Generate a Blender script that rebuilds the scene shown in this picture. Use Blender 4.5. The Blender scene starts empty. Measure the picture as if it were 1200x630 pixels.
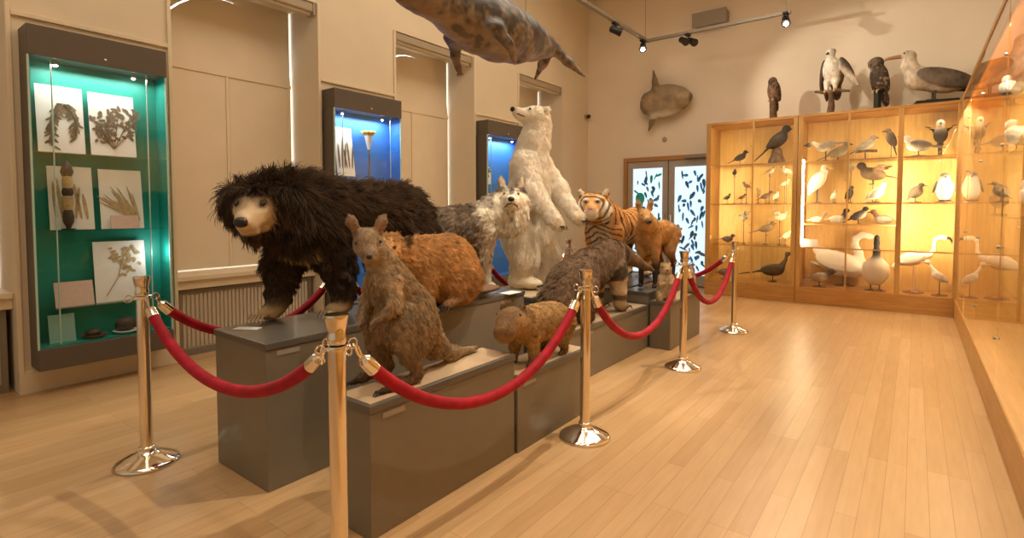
import bpy, bmesh, math, random
import numpy as np
from mathutils import Vector, Matrix, Euler

random.seed(7)
rng = np.random.default_rng(11)
SC = bpy.context.scene
COL = SC.collection
PI = math.pi
R = math.radians

# ------------------------------------------------------------------ camera
CAM_Z, YAW, PITCH, FPX, CY = 1.355, R(37.2), R(2.5), 622.0, 272.0
cd = bpy.data.cameras.new('camera')
cam = bpy.data.objects.new('camera', cd)
COL.objects.link(cam)
cam.location = (0, 0, CAM_Z)
cam.rotation_euler = (PI / 2 - PITCH, 0, YAW)
cd.sensor_width = 36
cd.lens = FPX / 1200 * 36
cd.shift_y = -(315 - CY) / 1200
cd.clip_start = 0.05
SC.camera = cam

def at(px, py, X=None, Y=None, Z=None):
    """The point of a wall, shelf front or floor plane that photo pixel px, py looks at."""
    r = np.array([math.cos(YAW), math.sin(YAW), 0])
    fh = np.array([-math.sin(YAW), math.cos(YAW), 0])
    f = fh * math.cos(PITCH) + np.array([0, 0, -math.sin(PITCH)])
    u = fh * math.sin(PITCH) + np.array([0, 0, math.cos(PITCH)])
    d = f + (px - 600) / FPX * r + (CY - py) / FPX * u
    o = np.array([0, 0, CAM_Z])
    if X is not None: t = X / d[0]
    elif Y is not None: t = Y / d[1]
    else: t = (Z - CAM_Z) / d[2]
    return Vector(o + d * t)

# ------------------------------------------------------------------ materials
def new_mat(name):
    m = bpy.data.materials.new(name)
    m.use_nodes = True
    nt = m.node_tree
    return m, nt, nt.nodes['Principled BSDF']

def mat(name, col, rough=.5, metal=0., noise=.0, nscale=20., bump=0., bscale=60., spec=.5, coat=0.):
    m, nt, b = new_mat(name)
    c = (*col, 1)
    b.inputs['Base Color'].default_value = c
    b.inputs['Roughness'].default_value = rough
    b.inputs['Metallic'].default_value = metal
    b.inputs['Specular IOR Level'].default_value = spec
    b.inputs['Coat Weight'].default_value = coat
    tc = nt.nodes.new('ShaderNodeTexCoord')
    if noise:
        n = nt.nodes.new('ShaderNodeTexNoise'); n.inputs['Scale'].default_value = nscale
        n.inputs['Detail'].default_value = 5
        rp = nt.nodes.new('ShaderNodeValToRGB')
        rp.color_ramp.elements[0].position = .3; rp.color_ramp.elements[1].position = .7
        rp.color_ramp.elements[0].color = (*[x * (1 - noise) for x in col], 1)
        rp.color_ramp.elements[1].color = (*[min(1, x * (1 + noise)) for x in col], 1)
        nt.links.new(tc.outputs['Object'], n.inputs['Vector'])
        nt.links.new(n.outputs['Fac'], rp.inputs['Fac'])
        nt.links.new(rp.outputs['Color'], b.inputs['Base Color'])
    if bump:
        n2 = nt.nodes.new('ShaderNodeTexNoise'); n2.inputs['Scale'].default_value = bscale
        bp = nt.nodes.new('ShaderNodeBump'); bp.inputs['Strength'].default_value = bump
        bp.inputs['Distance'].default_value = .01
        nt.links.new(tc.outputs['Object'], n2.inputs['Vector'])
        nt.links.new(n2.outputs['Fac'], bp.inputs['Height'])
        nt.links.new(bp.outputs['Normal'], b.inputs['Normal'])
    return m

def emit(name, col, s):
    m, nt, b = new_mat(name)
    b.inputs['Base Color'].default_value = (*col, 1)
    b.inputs['Emission Color'].default_value = (*col, 1)
    b.inputs['Emission Strength'].default_value = s
    return m

def wood(name, c1, c2, axis=2, scale=3., rough=.42, stretch=12.):
    m, nt, b = new_mat(name)
    tc = nt.nodes.new('ShaderNodeTexCoord'); mp = nt.nodes.new('ShaderNodeMapping')
    s = [stretch] * 3; s[axis] = 1.
    mp.inputs['Scale'].default_value = s
    n = nt.nodes.new('ShaderNodeTexNoise'); n.inputs['Scale'].default_value = scale
    n.inputs['Detail'].default_value = 6; n.inputs['Distortion'].default_value = .6
    rp = nt.nodes.new('ShaderNodeValToRGB')
    rp.color_ramp.elements[0].position = .3; rp.color_ramp.elements[1].position = .72
    rp.color_ramp.elements[0].color = (*c1, 1); rp.color_ramp.elements[1].color = (*c2, 1)
    nt.links.new(tc.outputs['Object'], mp.inputs['Vector']); nt.links.new(mp.outputs['Vector'], n.inputs['Vector'])
    nt.links.new(n.outputs['Fac'], rp.inputs['Fac']); nt.links.new(rp.outputs['Color'], b.inputs['Base Color'])
    b.inputs['Roughness'].default_value = rough
    return m

def glass(name, tint=(1, 1, 1), base=.05):
    """A thin pane: clear seen square on, mirror-like at a grazing angle (Schlick), both sides alike."""
    m, nt, b = new_mat(name)
    nt.nodes.remove(b)
    out = nt.nodes['Material Output']
    g = nt.nodes.new('ShaderNodeNewGeometry')
    dot = nt.nodes.new('ShaderNodeVectorMath'); dot.operation = 'DOT_PRODUCT'
    nt.links.new(g.outputs['Normal'], dot.inputs[0]); nt.links.new(g.outputs['Incoming'], dot.inputs[1])
    def mth(op, a, bv):
        n = nt.nodes.new('ShaderNodeMath'); n.operation = op
        if hasattr(a, 'links'): nt.links.new(a, n.inputs[0])
        else: n.inputs[0].default_value = a
        if bv is not None:
            if hasattr(bv, 'links'): nt.links.new(bv, n.inputs[1])
            else: n.inputs[1].default_value = bv
        return n.outputs[0]
    a = mth('ABSOLUTE', dot.outputs['Value'], None)
    q = mth('POWER', mth('SUBTRACT', 1., a), 5.)
    f = mth('ADD', mth('MULTIPLY', q, .9 - base), base)
    tr = nt.nodes.new('ShaderNodeBsdfTransparent'); tr.inputs['Color'].default_value = (*tint, 1)
    gl = nt.nodes.new('ShaderNodeBsdfGlossy'); gl.inputs['Roughness'].default_value = 0.0
    gl.inputs['Color'].default_value = (1, 1, 1, 1)
    mx = nt.nodes.new('ShaderNodeMixShader')
    nt.links.new(f, mx.inputs['Fac']); nt.links.new(tr.outputs[0], mx.inputs[1]); nt.links.new(gl.outputs[0], mx.inputs[2])
    nt.links.new(mx.outputs[0], out.inputs['Surface'])
    return m

def attr_mat(name, rough=.8, bump=.25, bscale=90., spec=.3):
    m, nt, b = new_mat(name)
    a = nt.nodes.new('ShaderNodeAttribute'); a.attribute_name = 'Col'
    nt.links.new(a.outputs['Color'], b.inputs['Base Color'])
    b.inputs['Roughness'].default_value = rough
    b.inputs['Specular IOR Level'].default_value = spec
    if bump:
        tc = nt.nodes.new('ShaderNodeTexCoord')
        n2 = nt.nodes.new('ShaderNodeTexNoise'); n2.inputs['Scale'].default_value = bscale
        n2.inputs['Detail'].default_value = 4
        bp = nt.nodes.new('ShaderNodeBump'); bp.inputs['Strength'].default_value = bump
        bp.inputs['Distance'].default_value = .01
        nt.links.new(tc.outputs['Object'], n2.inputs['Vector'])
        nt.links.new(n2.outputs['Fac'], bp.inputs['Height']); nt.links.new(bp.outputs['Normal'], b.inputs['Normal'])
    return m

def fur_mat(name, rough=.55):
    m, nt, b = new_mat(name)
    nt.nodes.remove(b)
    a = nt.nodes.new('ShaderNodeAttribute'); a.attribute_name = 'Col'
    d = nt.nodes.new('ShaderNodeBsdfDiffuse'); nt.links.new(a.outputs['Color'], d.inputs['Color'])
    h = nt.nodes.new('ShaderNodeBsdfHair'); h.component = 'Reflection'
    h.inputs['RoughnessU'].default_value = .35; h.inputs['RoughnessV'].default_value = .8
    sc = nt.nodes.new('ShaderNodeMixRGB'); sc.inputs['Fac'].default_value = .5
    sc.inputs['Color2'].default_value = (.6, .5, .4, 1)
    nt.links.new(a.outputs['Color'], sc.inputs['Color1']); nt.links.new(sc.outputs['Color'], h.inputs['Color'])
    mx = nt.nodes.new('ShaderNodeMixShader'); mx.inputs['Fac'].default_value = .14
    nt.links.new(d.outputs[0], mx.inputs[1]); nt.links.new(h.outputs[0], mx.inputs[2])
    nt.links.new(mx.outputs[0], nt.nodes['Material Output'].inputs['Surface'])
    return m

# ------------------------------------------------------------------ objects and tags
def tag(o, label=None, cat=None, group=None, kind=None):
    if label: o['label'] = label
    if cat: o['category'] = cat
    if group: o['group'] = group
    if kind: o['kind'] = kind
    return o

def empty(name, loc, rz=0, label=None, cat=None, group=None):
    o = bpy.data.objects.new(name, None); COL.objects.link(o)
    o.empty_display_size = .1
    o.location = loc; o.rotation_euler = (0, 0, rz)
    return tag(o, label, cat, group)

class MB:
    """Collects boxes, tubes, lathes and polygons and links them as ONE mesh object."""
    def __init__(s): s.v = []; s.f = []
    def add(s, vs, fs):
        n = len(s.v); s.v += [tuple(p) for p in vs]; s.f += [tuple(i + n for i in f) for f in fs]; return s
    def box(s, x0, x1, y0, y1, z0, z1, M=None):
        vs = [Vector((x, y, z)) for x in (x0, x1) for y in (y0, y1) for z in (z0, z1)]
        if M is not None: vs = [M @ p for p in vs]
        return s.add(vs, [(0, 1, 3, 2), (4, 6, 7, 5), (0, 4, 5, 1), (2, 3, 7, 6), (0, 2, 6, 4), (1, 5, 7, 3)])
    def tube(s, pts, rad, n=10, cap=True, sx=1., sy=1.):
        pts = [Vector(p) for p in pts]
        rs = rad if hasattr(rad, '__len__') else [rad] * len(pts)
        vs = []; fs = []
        ref = None
        for i, p in enumerate(pts):
            d = (pts[min(i + 1, len(pts) - 1)] - pts[max(i - 1, 0)]).normalized()
            if ref is None:
                a = Vector((0, 0, 1)) if abs(d.z) < .9 else Vector((1, 0, 0))
                ref = (a - d * a.dot(d)).normalized()
            else: ref = (ref - d * ref.dot(d)).normalized()
            b = d.cross(ref)
            for k in range(n):
                t = 2 * PI * k / n
                vs.append(p + ref * (math.cos(t) * rs[i] * sx) + b * (math.sin(t) * rs[i] * sy))
        for i in range(len(pts) - 1):
            for k in range(n):
                k2 = (k + 1) % n
                fs.append((i * n + k, i * n + k2, (i + 1) * n + k2, (i + 1) * n + k))
        if cap:
            fs.append(tuple(reversed(range(n)))); fs.append(tuple((len(pts) - 1) * n + k for k in range(n)))
        return s.add(vs, fs)
    def lathe(s, prof, n=32, c=(0, 0, 0)):
        vs = []; fs = []
        for r, z in prof:
            for k in range(n):
                t = 2 * PI * k / n
                vs.append((c[0] + r * math.cos(t), c[1] + r * math.sin(t), c[2] + z))
        for i in range(len(prof) - 1):
            for k in range(n):
                k2 = (k + 1) % n
                fs.append((i * n + k, i * n + k2, (i + 1) * n + k2, (i + 1) * n + k))
        fs.append(tuple(reversed(range(n)))); fs.append(tuple((len(prof) - 1) * n + k for k in range(n)))
        return s.add(vs, fs)
    def ball(s, c, r, n=12, M=None):
        rr = r if hasattr(r, '__len__') else (r, r, r)
        vs = []; fs = []
        h = n // 2
        for i in range(h + 1):
            a = PI * i / h
            for k in range(n):
                t = 2 * PI * k / n
                p = Vector((rr[0] * math.sin(a) * math.cos(t), rr[1] * math.sin(a) * math.sin(t), rr[2] * math.cos(a)))
                if M is not None: p = M @ p
                vs.append(Vector(c) + p)
        for i in range(h):
            for k in range(n):
                k2 = (k + 1) % n
                fs.append((i * n + k, (i + 1) * n + k, (i + 1) * n + k2, i * n + k2))
        return s.add(vs, fs)
    def poly(s, pts, thick=None):
        """Flat polygon; with thick (a vector) an extruded slab."""
        n = len(pts)
        if thick is None: return s.add(pts, [tuple(range(n))])
        t = Vector(thick)
        vs = [Vector(p) for p in pts] + [Vector(p) + t for p in pts]
        fs = [tuple(reversed(range(n))), tuple(range(n, 2 * n))] + [(k, (k + 1) % n, n + (k + 1) % n, n + k) for k in range(n)]
        return s.add(vs, fs)
    def build(s, name, m, parent=None, smooth=False, bevel=0., loc=None):
        me = bpy.data.meshes.new(name)
        me.from_pydata(s.v, [], s.f)
        bm = bmesh.new(); bm.from_mesh(me)
        bmesh.ops.remove_doubles(bm, verts=bm.verts, dist=1e-6)
        bmesh.ops.recalc_face_normals(bm, faces=bm.faces)
        bm.to_mesh(me); bm.free()
        if smooth:
            me.polygons.foreach_set('use_smooth', [True] * len(me.polygons))
            try: me.set_sharp_from_angle(angle=R(40))
            except Exception: pass
        me.materials.append(m)
        o = bpy.data.objects.new(name, me); COL.objects.link(o)
        if parent is not None: o.parent = parent
        if loc is not None: o.location = loc
        if bevel:
            b = o.modifiers.new('bevel', 'BEVEL'); b.width = bevel; b.segments = 2; b.limit_method = 'ANGLE'
        return o

def copy_tree(o, parent=None):
    c = o.copy(); COL.objects.link(c)
    if parent is not None: c.parent = parent
    for ch in list(o.children): copy_tree(ch, c)
    return c

def struct(name, mb, m, parent=None, smooth=False, bevel=0.):
    o = mb.build(name, m, parent, smooth, bevel)
    o['kind'] = 'structure'
    return o

# ------------------------------------------------------------------ noise
def vnoise(P, scale, seed=0):
    """Smooth value noise in -1..1 for an (n,3) array."""
    Q = np.asarray(P, dtype=np.float64) * scale + 100.3 + seed * 17.77
    I = np.floor(Q).astype(np.int64); F = Q - I
    F = F * F * (3 - 2 * F)
    def h(i, j, k):
        n = (i * 73856093) ^ (j * 19349663) ^ (k * 83492791) ^ (seed * 2654435761)
        n = (n ^ (n >> 13)) * 1274126177
        return ((n & 0xffff) / 32767.5) - 1
    out = 0
    for a in (0, 1):
        for b in (0, 1):
            for c in (0, 1):
                w = (F[:, 0] if a else 1 - F[:, 0]) * (F[:, 1] if b else 1 - F[:, 1]) * (F[:, 2] if c else 1 - F[:, 2])
                out = out + w * h(I[:, 0] + a, I[:, 1] + b, I[:, 2] + c)
    return out

# ------------------------------------------------------------------ sculpting: blended limbs -> one continuous skin
I3 = np.eye(3)
def C(a, b, ra, rb, col, k=.05):
    return dict(t='c', a=np.array(a, float), b=np.array(b, float), ra=ra, rb=rb, col=np.array(col, float), k=k)
def E(c, r, col, k=.05, rot=(0, 0, 0)):
    rm = np.array(Euler([R(x) for x in rot], 'XYZ').to_matrix())
    return dict(t='e', c=np.array(c, float), r=np.array(r, float), R=rm, col=np.array(col, float), k=k)
def chain(pts, rs, col, k=.05):
    cols = col if isinstance(col, list) else [col] * (len(pts) - 1)
    return [C(pts[i], pts[i + 1], rs[i], rs[i + 1], cols[i], k) for i in range(len(pts) - 1)]
def mir(prims):
    out = []
    for p in prims:
        q = dict(p)
        S = np.array([1, -1, 1.])
        if p['t'] == 'c': q['a'] = p['a'] * S; q['b'] = p['b'] * S
        else:
            q['c'] = p['c'] * S; D = np.diag(S); q['R'] = D @ p['R'] @ D
        out.append(q)
    return out
def both(prims): return prims + mir(prims)
def frame(yaw=0, pitch=0, roll=0):
    return np.array((Matrix.Rotation(R(yaw), 3, 'Z') @ Matrix.Rotation(R(-pitch), 3, 'Y') @ Matrix.Rotation(R(roll), 3, 'X')))
def place(prims, M, t):
    t = np.array(t, float); out = []
    for p in prims:
        q = dict(p)
        if p['t'] == 'c': q['a'] = M @ p['a'] + t; q['b'] = M @ p['b'] + t
        else: q['c'] = M @ p['c'] + t; q['R'] = M @ p['R']
        out.append(q)
    return out
def sc(prims, s):
    out = []
    for p in prims:
        q = dict(p); q['k'] = p['k'] * s
        if p['t'] == 'c': q['a'] = p['a'] * s; q['b'] = p['b'] * s; q['ra'] = p['ra'] * s; q['rb'] = p['rb'] * s
        else: q['c'] = p['c'] * s; q['r'] = p['r'] * s
        out.append(q)
    return out

def sdist(p, P):
    if p['t'] == 'c':
        ba = p['b'] - p['a']; L = max(float(ba @ ba), 1e-12)
        pa = P - p['a']
        h = np.clip((pa @ ba) / L, 0, 1)
        return np.linalg.norm(pa - h[..., None] * ba, axis=-1) - (p['ra'] + (p['rb'] - p['ra']) * h)
    q = (P - p['c']) @ p['R']
    k0 = np.linalg.norm(q / p['r'], axis=-1); k1 = np.linalg.norm(q / (p['r'] ** 2), axis=-1)
    return k0 * (k0 - 1) / np.maximum(k1, 1e-9)

def bounds(p):
    if p['t'] == 'c':
        m = max(p['ra'], p['rb'])
        return np.minimum(p['a'], p['b']) - m, np.maximum(p['a'], p['b']) + m
    e = np.abs(p['R']) @ p['r']
    return p['c'] - e, p['c'] + e

def surface_nets(f, org, h):
    s = f < 0
    n = np.array(f.shape)
    c = np.zeros(n - 1, dtype=np.int8)
    offs = [(i, j, k) for i in (0, 1) for j in (0, 1) for k in (0, 1)]
    for i, j, k in offs: c += s[i:n[0] - 1 + i, j:n[1] - 1 + j, k:n[2] - 1 + k]
    act = (c > 0) & (c < 8)
    idx = np.argwhere(act)
    vid = -np.ones(n - 1, dtype=np.int64)
    vid[act] = np.arange(len(idx))
    acc = np.zeros((len(idx), 3)); cnt = np.zeros(len(idx))
    for a in offs:
        for ax in range(3):
            if a[ax]: continue
            b = list(a); b[ax] = 1
            fa = f[idx[:, 0] + a[0], idx[:, 1] + a[1], idx[:, 2] + a[2]]
            fb = f[idx[:, 0] + b[0], idx[:, 1] + b[1], idx[:, 2] + b[2]]
            m = (fa < 0) != (fb < 0)
            t = np.where(m, fa / np.where(m, fa - fb, 1), 0)
            p = np.array(a, float)[None] + t[:, None] * (np.array(b, float) - np.array(a, float))[None]
            acc[m] += p[m]; cnt[m] += 1
    V = org + (idx + acc / np.maximum(cnt, 1)[:, None]) * h
    Q = []
    for ax in range(3):
        u, w = (ax + 1) % 3, (ax + 2) % 3
        sl0 = [slice(None)] * 3; sl1 = [slice(None)] * 3
        sl0[ax] = slice(0, -1); sl1[ax] = slice(1, None)
        ch = s[tuple(sl0)] != s[tuple(sl1)]
        e = np.argwhere(ch)
        e = e[(e[:, u] > 0) & (e[:, w] > 0) & (e[:, u] < n[u] - 1) & (e[:, w] < n[w] - 1)]
        if not len(e): continue
        ins = s[e[:, 0], e[:, 1], e[:, 2]]
        def cell(du, dw):
            g = e.copy(); g[:, u] -= du; g[:, w] -= dw
            return vid[g[:, 0], g[:, 1], g[:, 2]]
        q = np.stack([cell(1, 1), cell(0, 1), cell(0, 0), cell(1, 0)], 1)
        q[~ins] = q[~ins][:, ::-1]
        Q.append(q)
    return V, np.concatenate(Q)

def skin(prims, h):
    lo = np.min([bounds(p)[0] for p in prims], 0) - 3 * h
    hi = np.max([bounds(p)[1] for p in prims], 0) + 3 * h
    n = np.ceil((hi - lo) / h).astype(int) + 1
    ax = [lo[i] + np.arange(n[i]) * h for i in range(3)]
    f = np.full(n, 10., dtype=np.float64)
    for p in prims:
        k = p['k']
        a, b = bounds(p)
        m = k + 2 * h
        i0 = np.maximum(0, np.floor((a - m - lo) / h).astype(int)); i1 = np.minimum(n, np.ceil((b + m - lo) / h).astype(int) + 1)
        G = np.stack(np.meshgrid(*[ax[i][i0[i]:i1[i]] for i in range(3)], indexing='ij'), -1)
        d = sdist(p, G)
        s = (slice(i0[0], i1[0]), slice(i0[1], i1[1]), slice(i0[2], i1[2]))
        g = f[s]
        hh = np.maximum(k - np.abs(g - d), 0) / k
        f[s] = np.minimum(g, d) - hh * hh * k * .25
    return surface_nets(f, lo, h)

def sculpt(name, prims, m, h=.012, sigma=.02, colf=None, parent=None, lump=0., lscale=25., relax=1, flat=None):
    """One continuous skinned body from blended limbs; a colour per vertex from the nearest limbs."""
    V, Q = skin(prims, h)
    for _ in range(relax):                                   # smooth the voxel steps
        acc = np.zeros_like(V); cnt = np.zeros(len(V))
        for a, b in ((0, 1), (1, 2), (2, 3), (3, 0)):
            np.add.at(acc, Q[:, a], V[Q[:, b]]); np.add.at(cnt, Q[:, a], 1)
            np.add.at(acc, Q[:, b], V[Q[:, a]]); np.add.at(cnt, Q[:, b], 1)
        V = .5 * V + .5 * acc / np.maximum(cnt, 1)[:, None]
    D = np.stack([sdist(p, V) for p in prims], 1)
    W = np.exp(-np.clip((D - D.min(1, keepdims=True)) / sigma, 0, 50))
    W /= W.sum(1, keepdims=True)
    col = W @ np.stack([p['col'] for p in prims])
    fn = np.cross(V[Q[:, 2]] - V[Q[:, 0]], V[Q[:, 3]] - V[Q[:, 1]])
    N = np.zeros_like(V)
    for a in range(4): np.add.at(N, Q[:, a], fn)
    N /= np.maximum(np.linalg.norm(N, axis=1, keepdims=True), 1e-12)
    if lump: V = V + N * (lump * (vnoise(V, lscale) + .5 * vnoise(V, lscale * 2.1, 3)))[:, None]
    if colf is not None: col = colf(V, col, N)
    if flat is not None: V[:, 2] = np.maximum(V[:, 2], flat)
    me = bpy.data.meshes.new(name)
    me.vertices.add(len(V)); me.vertices.foreach_set('co', V.astype(np.float32).ravel())
    me.loops.add(len(Q) * 4); me.loops.foreach_set('vertex_index', Q.astype(np.int32).ravel())
    me.polygons.add(len(Q)); me.polygons.foreach_set('loop_start', (np.arange(len(Q)) * 4).astype(np.int32))
    me.polygons.foreach_set('use_smooth', np.ones(len(Q), dtype=bool))
    me.update(calc_edges=True); me.validate()
    at_ = me.color_attributes.new('Col', 'FLOAT_COLOR', 'POINT')
    at_.data.foreach_set('color', np.concatenate([np.clip(col, 0, 1), np.ones((len(V), 1))], 1).astype(np.float32).ravel())
    me.materials.append(m)
    o = bpy.data.objects.new(name, me); COL.objects.link(o)
    if parent is not None: o.parent = parent
    return o, V, Q, N, col

def fur(sk, n, length, comb=(-.5, 0, -.6), lift=.5, rand=.25, radius=.0012, clump=.5, nclump=900, m=None, lenf=None, combf=None, cvar=.25, droop=.25, name='fur'):
    """Hair on a sculpted body, as hair curves child of it."""
    o, V, Q, N, col = sk
    lf = lenf(V, N) if lenf is not None else np.ones(len(V))
    T = np.concatenate([Q[:, [0, 1, 2]], Q[:, [0, 2, 3]]])
    A = np.linalg.norm(np.cross(V[T[:, 1]] - V[T[:, 0]], V[T[:, 2]] - V[T[:, 0]]), axis=1) * (lf[T].mean(1) > .10)
    ti = rng.choice(len(T), n, p=A / A.sum())
    u = rng.random((n, 2)); fl = u.sum(1) > 1; u[fl] = 1 - u[fl]
    w = np.stack([1 - u.sum(1), u[:, 0], u[:, 1]], 1)
    tri = T[ti]
    mixv = lambda X: (X[tri] * w[..., None]).sum(1)
    P = mixv(V); Nn = mixv(N); Cc = mixv(col); Lf = (lf[tri] * w).sum(1)
    Nn /= np.maximum(np.linalg.norm(Nn, axis=1, keepdims=True), 1e-9)
    Cb = combf(P, Nn) if combf is not None else np.tile(np.array(comb, float), (n, 1))
    Cb = Cb - Nn * (np.minimum(0, (Cb * Nn).sum(1)))[:, None]          # never into the body
    # clumps share a direction and a tip
    ci = rng.choice(n, nclump, replace=False)
    own = np.empty(n, dtype=int)
    for s0 in range(0, n, 4000):
        d = ((P[s0:s0 + 4000, None] - P[None, ci]) ** 2).sum(-1); own[s0:s0 + 4000] = d.argmin(1)
    crand = rng.normal(0, 1, (nclump, 3))
    d0 = Nn * lift + Cb + rand * (.6 * crand[own] + .6 * rng.normal(0, 1, (n, 3)))
    d0 = d0 - Nn * np.minimum(0, (d0 * Nn).sum(1) - .26)[:, None]
    d0 /= np.linalg.norm(d0, axis=1, keepdims=True)
    L = length * Lf * rng.uniform(.7, 1.15, n) * (1 + .25 * rng.normal(0, 1, nclump)[own]).clip(.5, 1.6)
    tip = P + d0 * L[:, None]
    tipc = tip[ci][own]
    tip = tip + (tipc - tip) * (clump * .8 * np.minimum(1, .035 / np.maximum(np.linalg.norm(tipc - tip, axis=1), 1e-6)).clip(.3, 1))[:, None]
    mid = P + (tip - P) * .45 + Nn * (L * .14)[:, None]
    tip = tip + np.array([0, 0, -1.]) * (L * droop)[:, None] * np.clip(1 - np.abs(Nn[:, 2]), .1, 1)[:, None]
    P = P - Nn * (L * .04)[:, None]
    pts = np.stack([P, P * .6 + mid * .4 + 0, mid * .5 + tip * .5 + Nn * (L * .04)[:, None], tip], 1)
    hc = bpy.data.hair_curves.new(name)
    hc.add_curves([4] * n)
    hc.position_data.foreach_set('vector', pts.astype(np.float32).ravel())
    ra = hc.attributes.get('radius') or hc.attributes.new('radius', 'FLOAT', 'POINT')
    ra.data.foreach_set('value', np.tile(np.array([1., .95, .7, .12]) * radius, n).astype(np.float32))
    ca = hc.attributes.new('Col', 'FLOAT_COLOR', 'CURVE')
    shade = (1 + cvar * rng.normal(0, .5, n) + cvar * rng.normal(0, .7, nclump)[own]).clip(.4, 1.9)
    ca.data.foreach_set('color', np.concatenate([np.clip(Cc * shade[:, None], 0, 1), np.ones((n, 1))], 1).astype(np.float32).ravel())
    hc.materials.append(m or M_FUR)
    fo = bpy.data.objects.new(name, hc); COL.objects.link(fo); fo.parent = o
    return fo

def onskin(sk, p, out=0.):
    """The point of a sculpted body nearest p, moved outwards by out."""
    V, N = sk[1], sk[3]
    i = ((V - np.array(p, float)) ** 2).sum(1).argmin()
    return V[i] + N[i] * out

def bead(name, parent, c, r, m, scale=(1, 1, 1), M=None):
    mb = MB(); mb.ball((0, 0, 0), [r * s for s in scale], 14, Matrix(M.tolist()) if M is not None else None)
    return mb.build(name, m, parent, True, loc=tuple(c))
# ------------------------------------------------------------------ palette
M_WALL = mat('cream_plaster', (.76, .65, .48), .75, noise=.03, nscale=2.)
M_BACK = mat('back_wall_plaster', (.83, .72, .57), .8, noise=.03, nscale=1.5)
M_TRIM = mat('cream_woodwork', (.80, .67, .48), .5, noise=.02, nscale=4.)
M_CEIL = mat('ceiling_paint', (.85, .78, .66), .9)
M_SHUT = mat('shutter_paint', (.80, .69, .52), .5, noise=.03, nscale=3.)
M_BLIND = mat('blind_cassette', (.40, .32, .22), .5)
M_RAD = mat('radiator_grille', (.55, .47, .36), .5)
M_RADF = mat('radiator_frame', (.22, .18, .13), .5)
M_CASE = mat('case_charcoal', (.105, .083, .062), .45)
M_PLINTH = mat('plinth_grey', (.19, .163, .122), .42, noise=.05, nscale=3., coat=.1)
M_LID = mat('plinth_lid', (.11, .10, .085), .33, coat=.15)
M_PALE = mat('plinth_pale_top', (.50, .36, .22), .6, noise=.12, nscale=8.)
M_TURQ = mat('turquoise_lining', (.004, .26, .20), .5)
M_BLUE = mat('blue_lining', (.03, .19, .62), .5)
M_CHROME = mat('chrome', (.88, .82, .74), .08, 1.)
M_BRASS = mat('polished_steel', (.86, .76, .62), .14, 1.)
M_RED = mat('crimson_velvet', (.34, .003, .016), .7, noise=.25, nscale=14, spec=.3)
M_RED.node_tree.nodes['Principled BSDF'].inputs['Sheen Weight'].default_value = .12
M_RED.node_tree.nodes['Principled BSDF'].inputs['Sheen Tint'].default_value = (1, .25, .3, 1)
M_PAPER = mat('white_paper', (.80, .77, .72), .8, noise=.03, nscale=6)
M_CARD = mat('pink_card', (.62, .44, .36), .8, noise=.06, nscale=40)
M_GREENCARD = mat('grey_green_card', (.25, .42, .36), .8)
M_WHITECARD = mat('white_card', (.82, .80, .76), .7)
M_STRIP = mat('label_strip', (.32, .28, .23), .6)
M_PLANT = mat('pressed_plant', (.16, .12, .07), .9, noise=.4, nscale=30)
M_DARKSEED = mat('dark_specimen', (.06, .035, .02), .6, noise=.4, nscale=40)
M_STRAW = mat('straw', (.45, .32, .16), .8, noise=.25, nscale=40)
M_YELLOW = mat('yellow_flower', (.75, .45, .05), .6, noise=.2, nscale=30)
M_OAK = wood('honey_oak', (.50, .27, .075), (.64, .38, .13), 2)
M_OAKX = wood('honey_oak_rail', (.44, .21, .05), (.58, .31, .09), 0)
M_OAKY = wood('honey_oak_long', (.40, .20, .05), (.54, .29, .09), 1)
M_OAKBACK = wood('oak_back_panel', (.62, .37, .11), (.74, .48, .17), 2, 2.2, .5)
M_BLACK = mat('matt_black', (.012, .011, .010), .45)
M_DARKMETAL = mat('track_grey', (.30, .26, .21), .4, .3)
M_GREYBOX = mat('grey_plastic', (.32, .27, .21), .5)
M_GLASS = glass('cabinet_glass')
M_CASEGLASS = glass('case_glass', (.97, 1., .99), .045)
M_SHELFGLASS = glass('glass_shelf', (.93, .95, .90), .06)
M_EDGE = mat('glass_edge', (.45, .62, .55), .2)
M_LED = emit('led_tube', (1., .80, .46), 120.)
M_BULB = emit('halogen_bulb', (1., .93, .8), 60.)
M_CASEBULB = emit('case_bulb', (.95, .98, 1.), 40.)
M_DAY = emit('daylight', (.85, .90, 1.), 2.2)
M_EYE = mat('glass_eye', (.012, .007, .004), .06, coat=.6)
M_AMBER = mat('amber_eye', (.30, .13, .02), .08, coat=.6)
M_NOSE = mat('black_nose', (.015, .012, .011), .3)
M_FUR = fur_mat('fur')
M_HIDE = attr_mat('hide', .85, .2)
M_FEATHER = attr_mat('feathers', .75, .3, 70.)
M_SEALSKIN = attr_mat('seal_skin', .42, .12, 60., .5)
M_FISHSKIN = attr_mat('fish_skin', .5, .35, 45., .5)
M_CLAW = mat('pale_claw', (.55, .42, .26), .4)
M_PAD = mat('dark_foot', (.03, .022, .017), .7)
M_BEAKB = mat('black_beak', (.025, .02, .018), .35)
M_BEAKO = mat('orange_beak', (.62, .22, .04), .4)
M_BEAKY = mat('horn_beak', (.55, .40, .20), .4)
M_LEGP = mat('pink_leg', (.70, .42, .30), .6)
M_LEGD = mat('dark_leg', (.06, .045, .035), .6)
M_BARK = mat('mounting_log', (.15, .085, .045), .9, noise=.5, nscale=18, bump=.8, bscale=30)
M_STAND = mat('stand_wood', (.16, .09, .05), .5)

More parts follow.
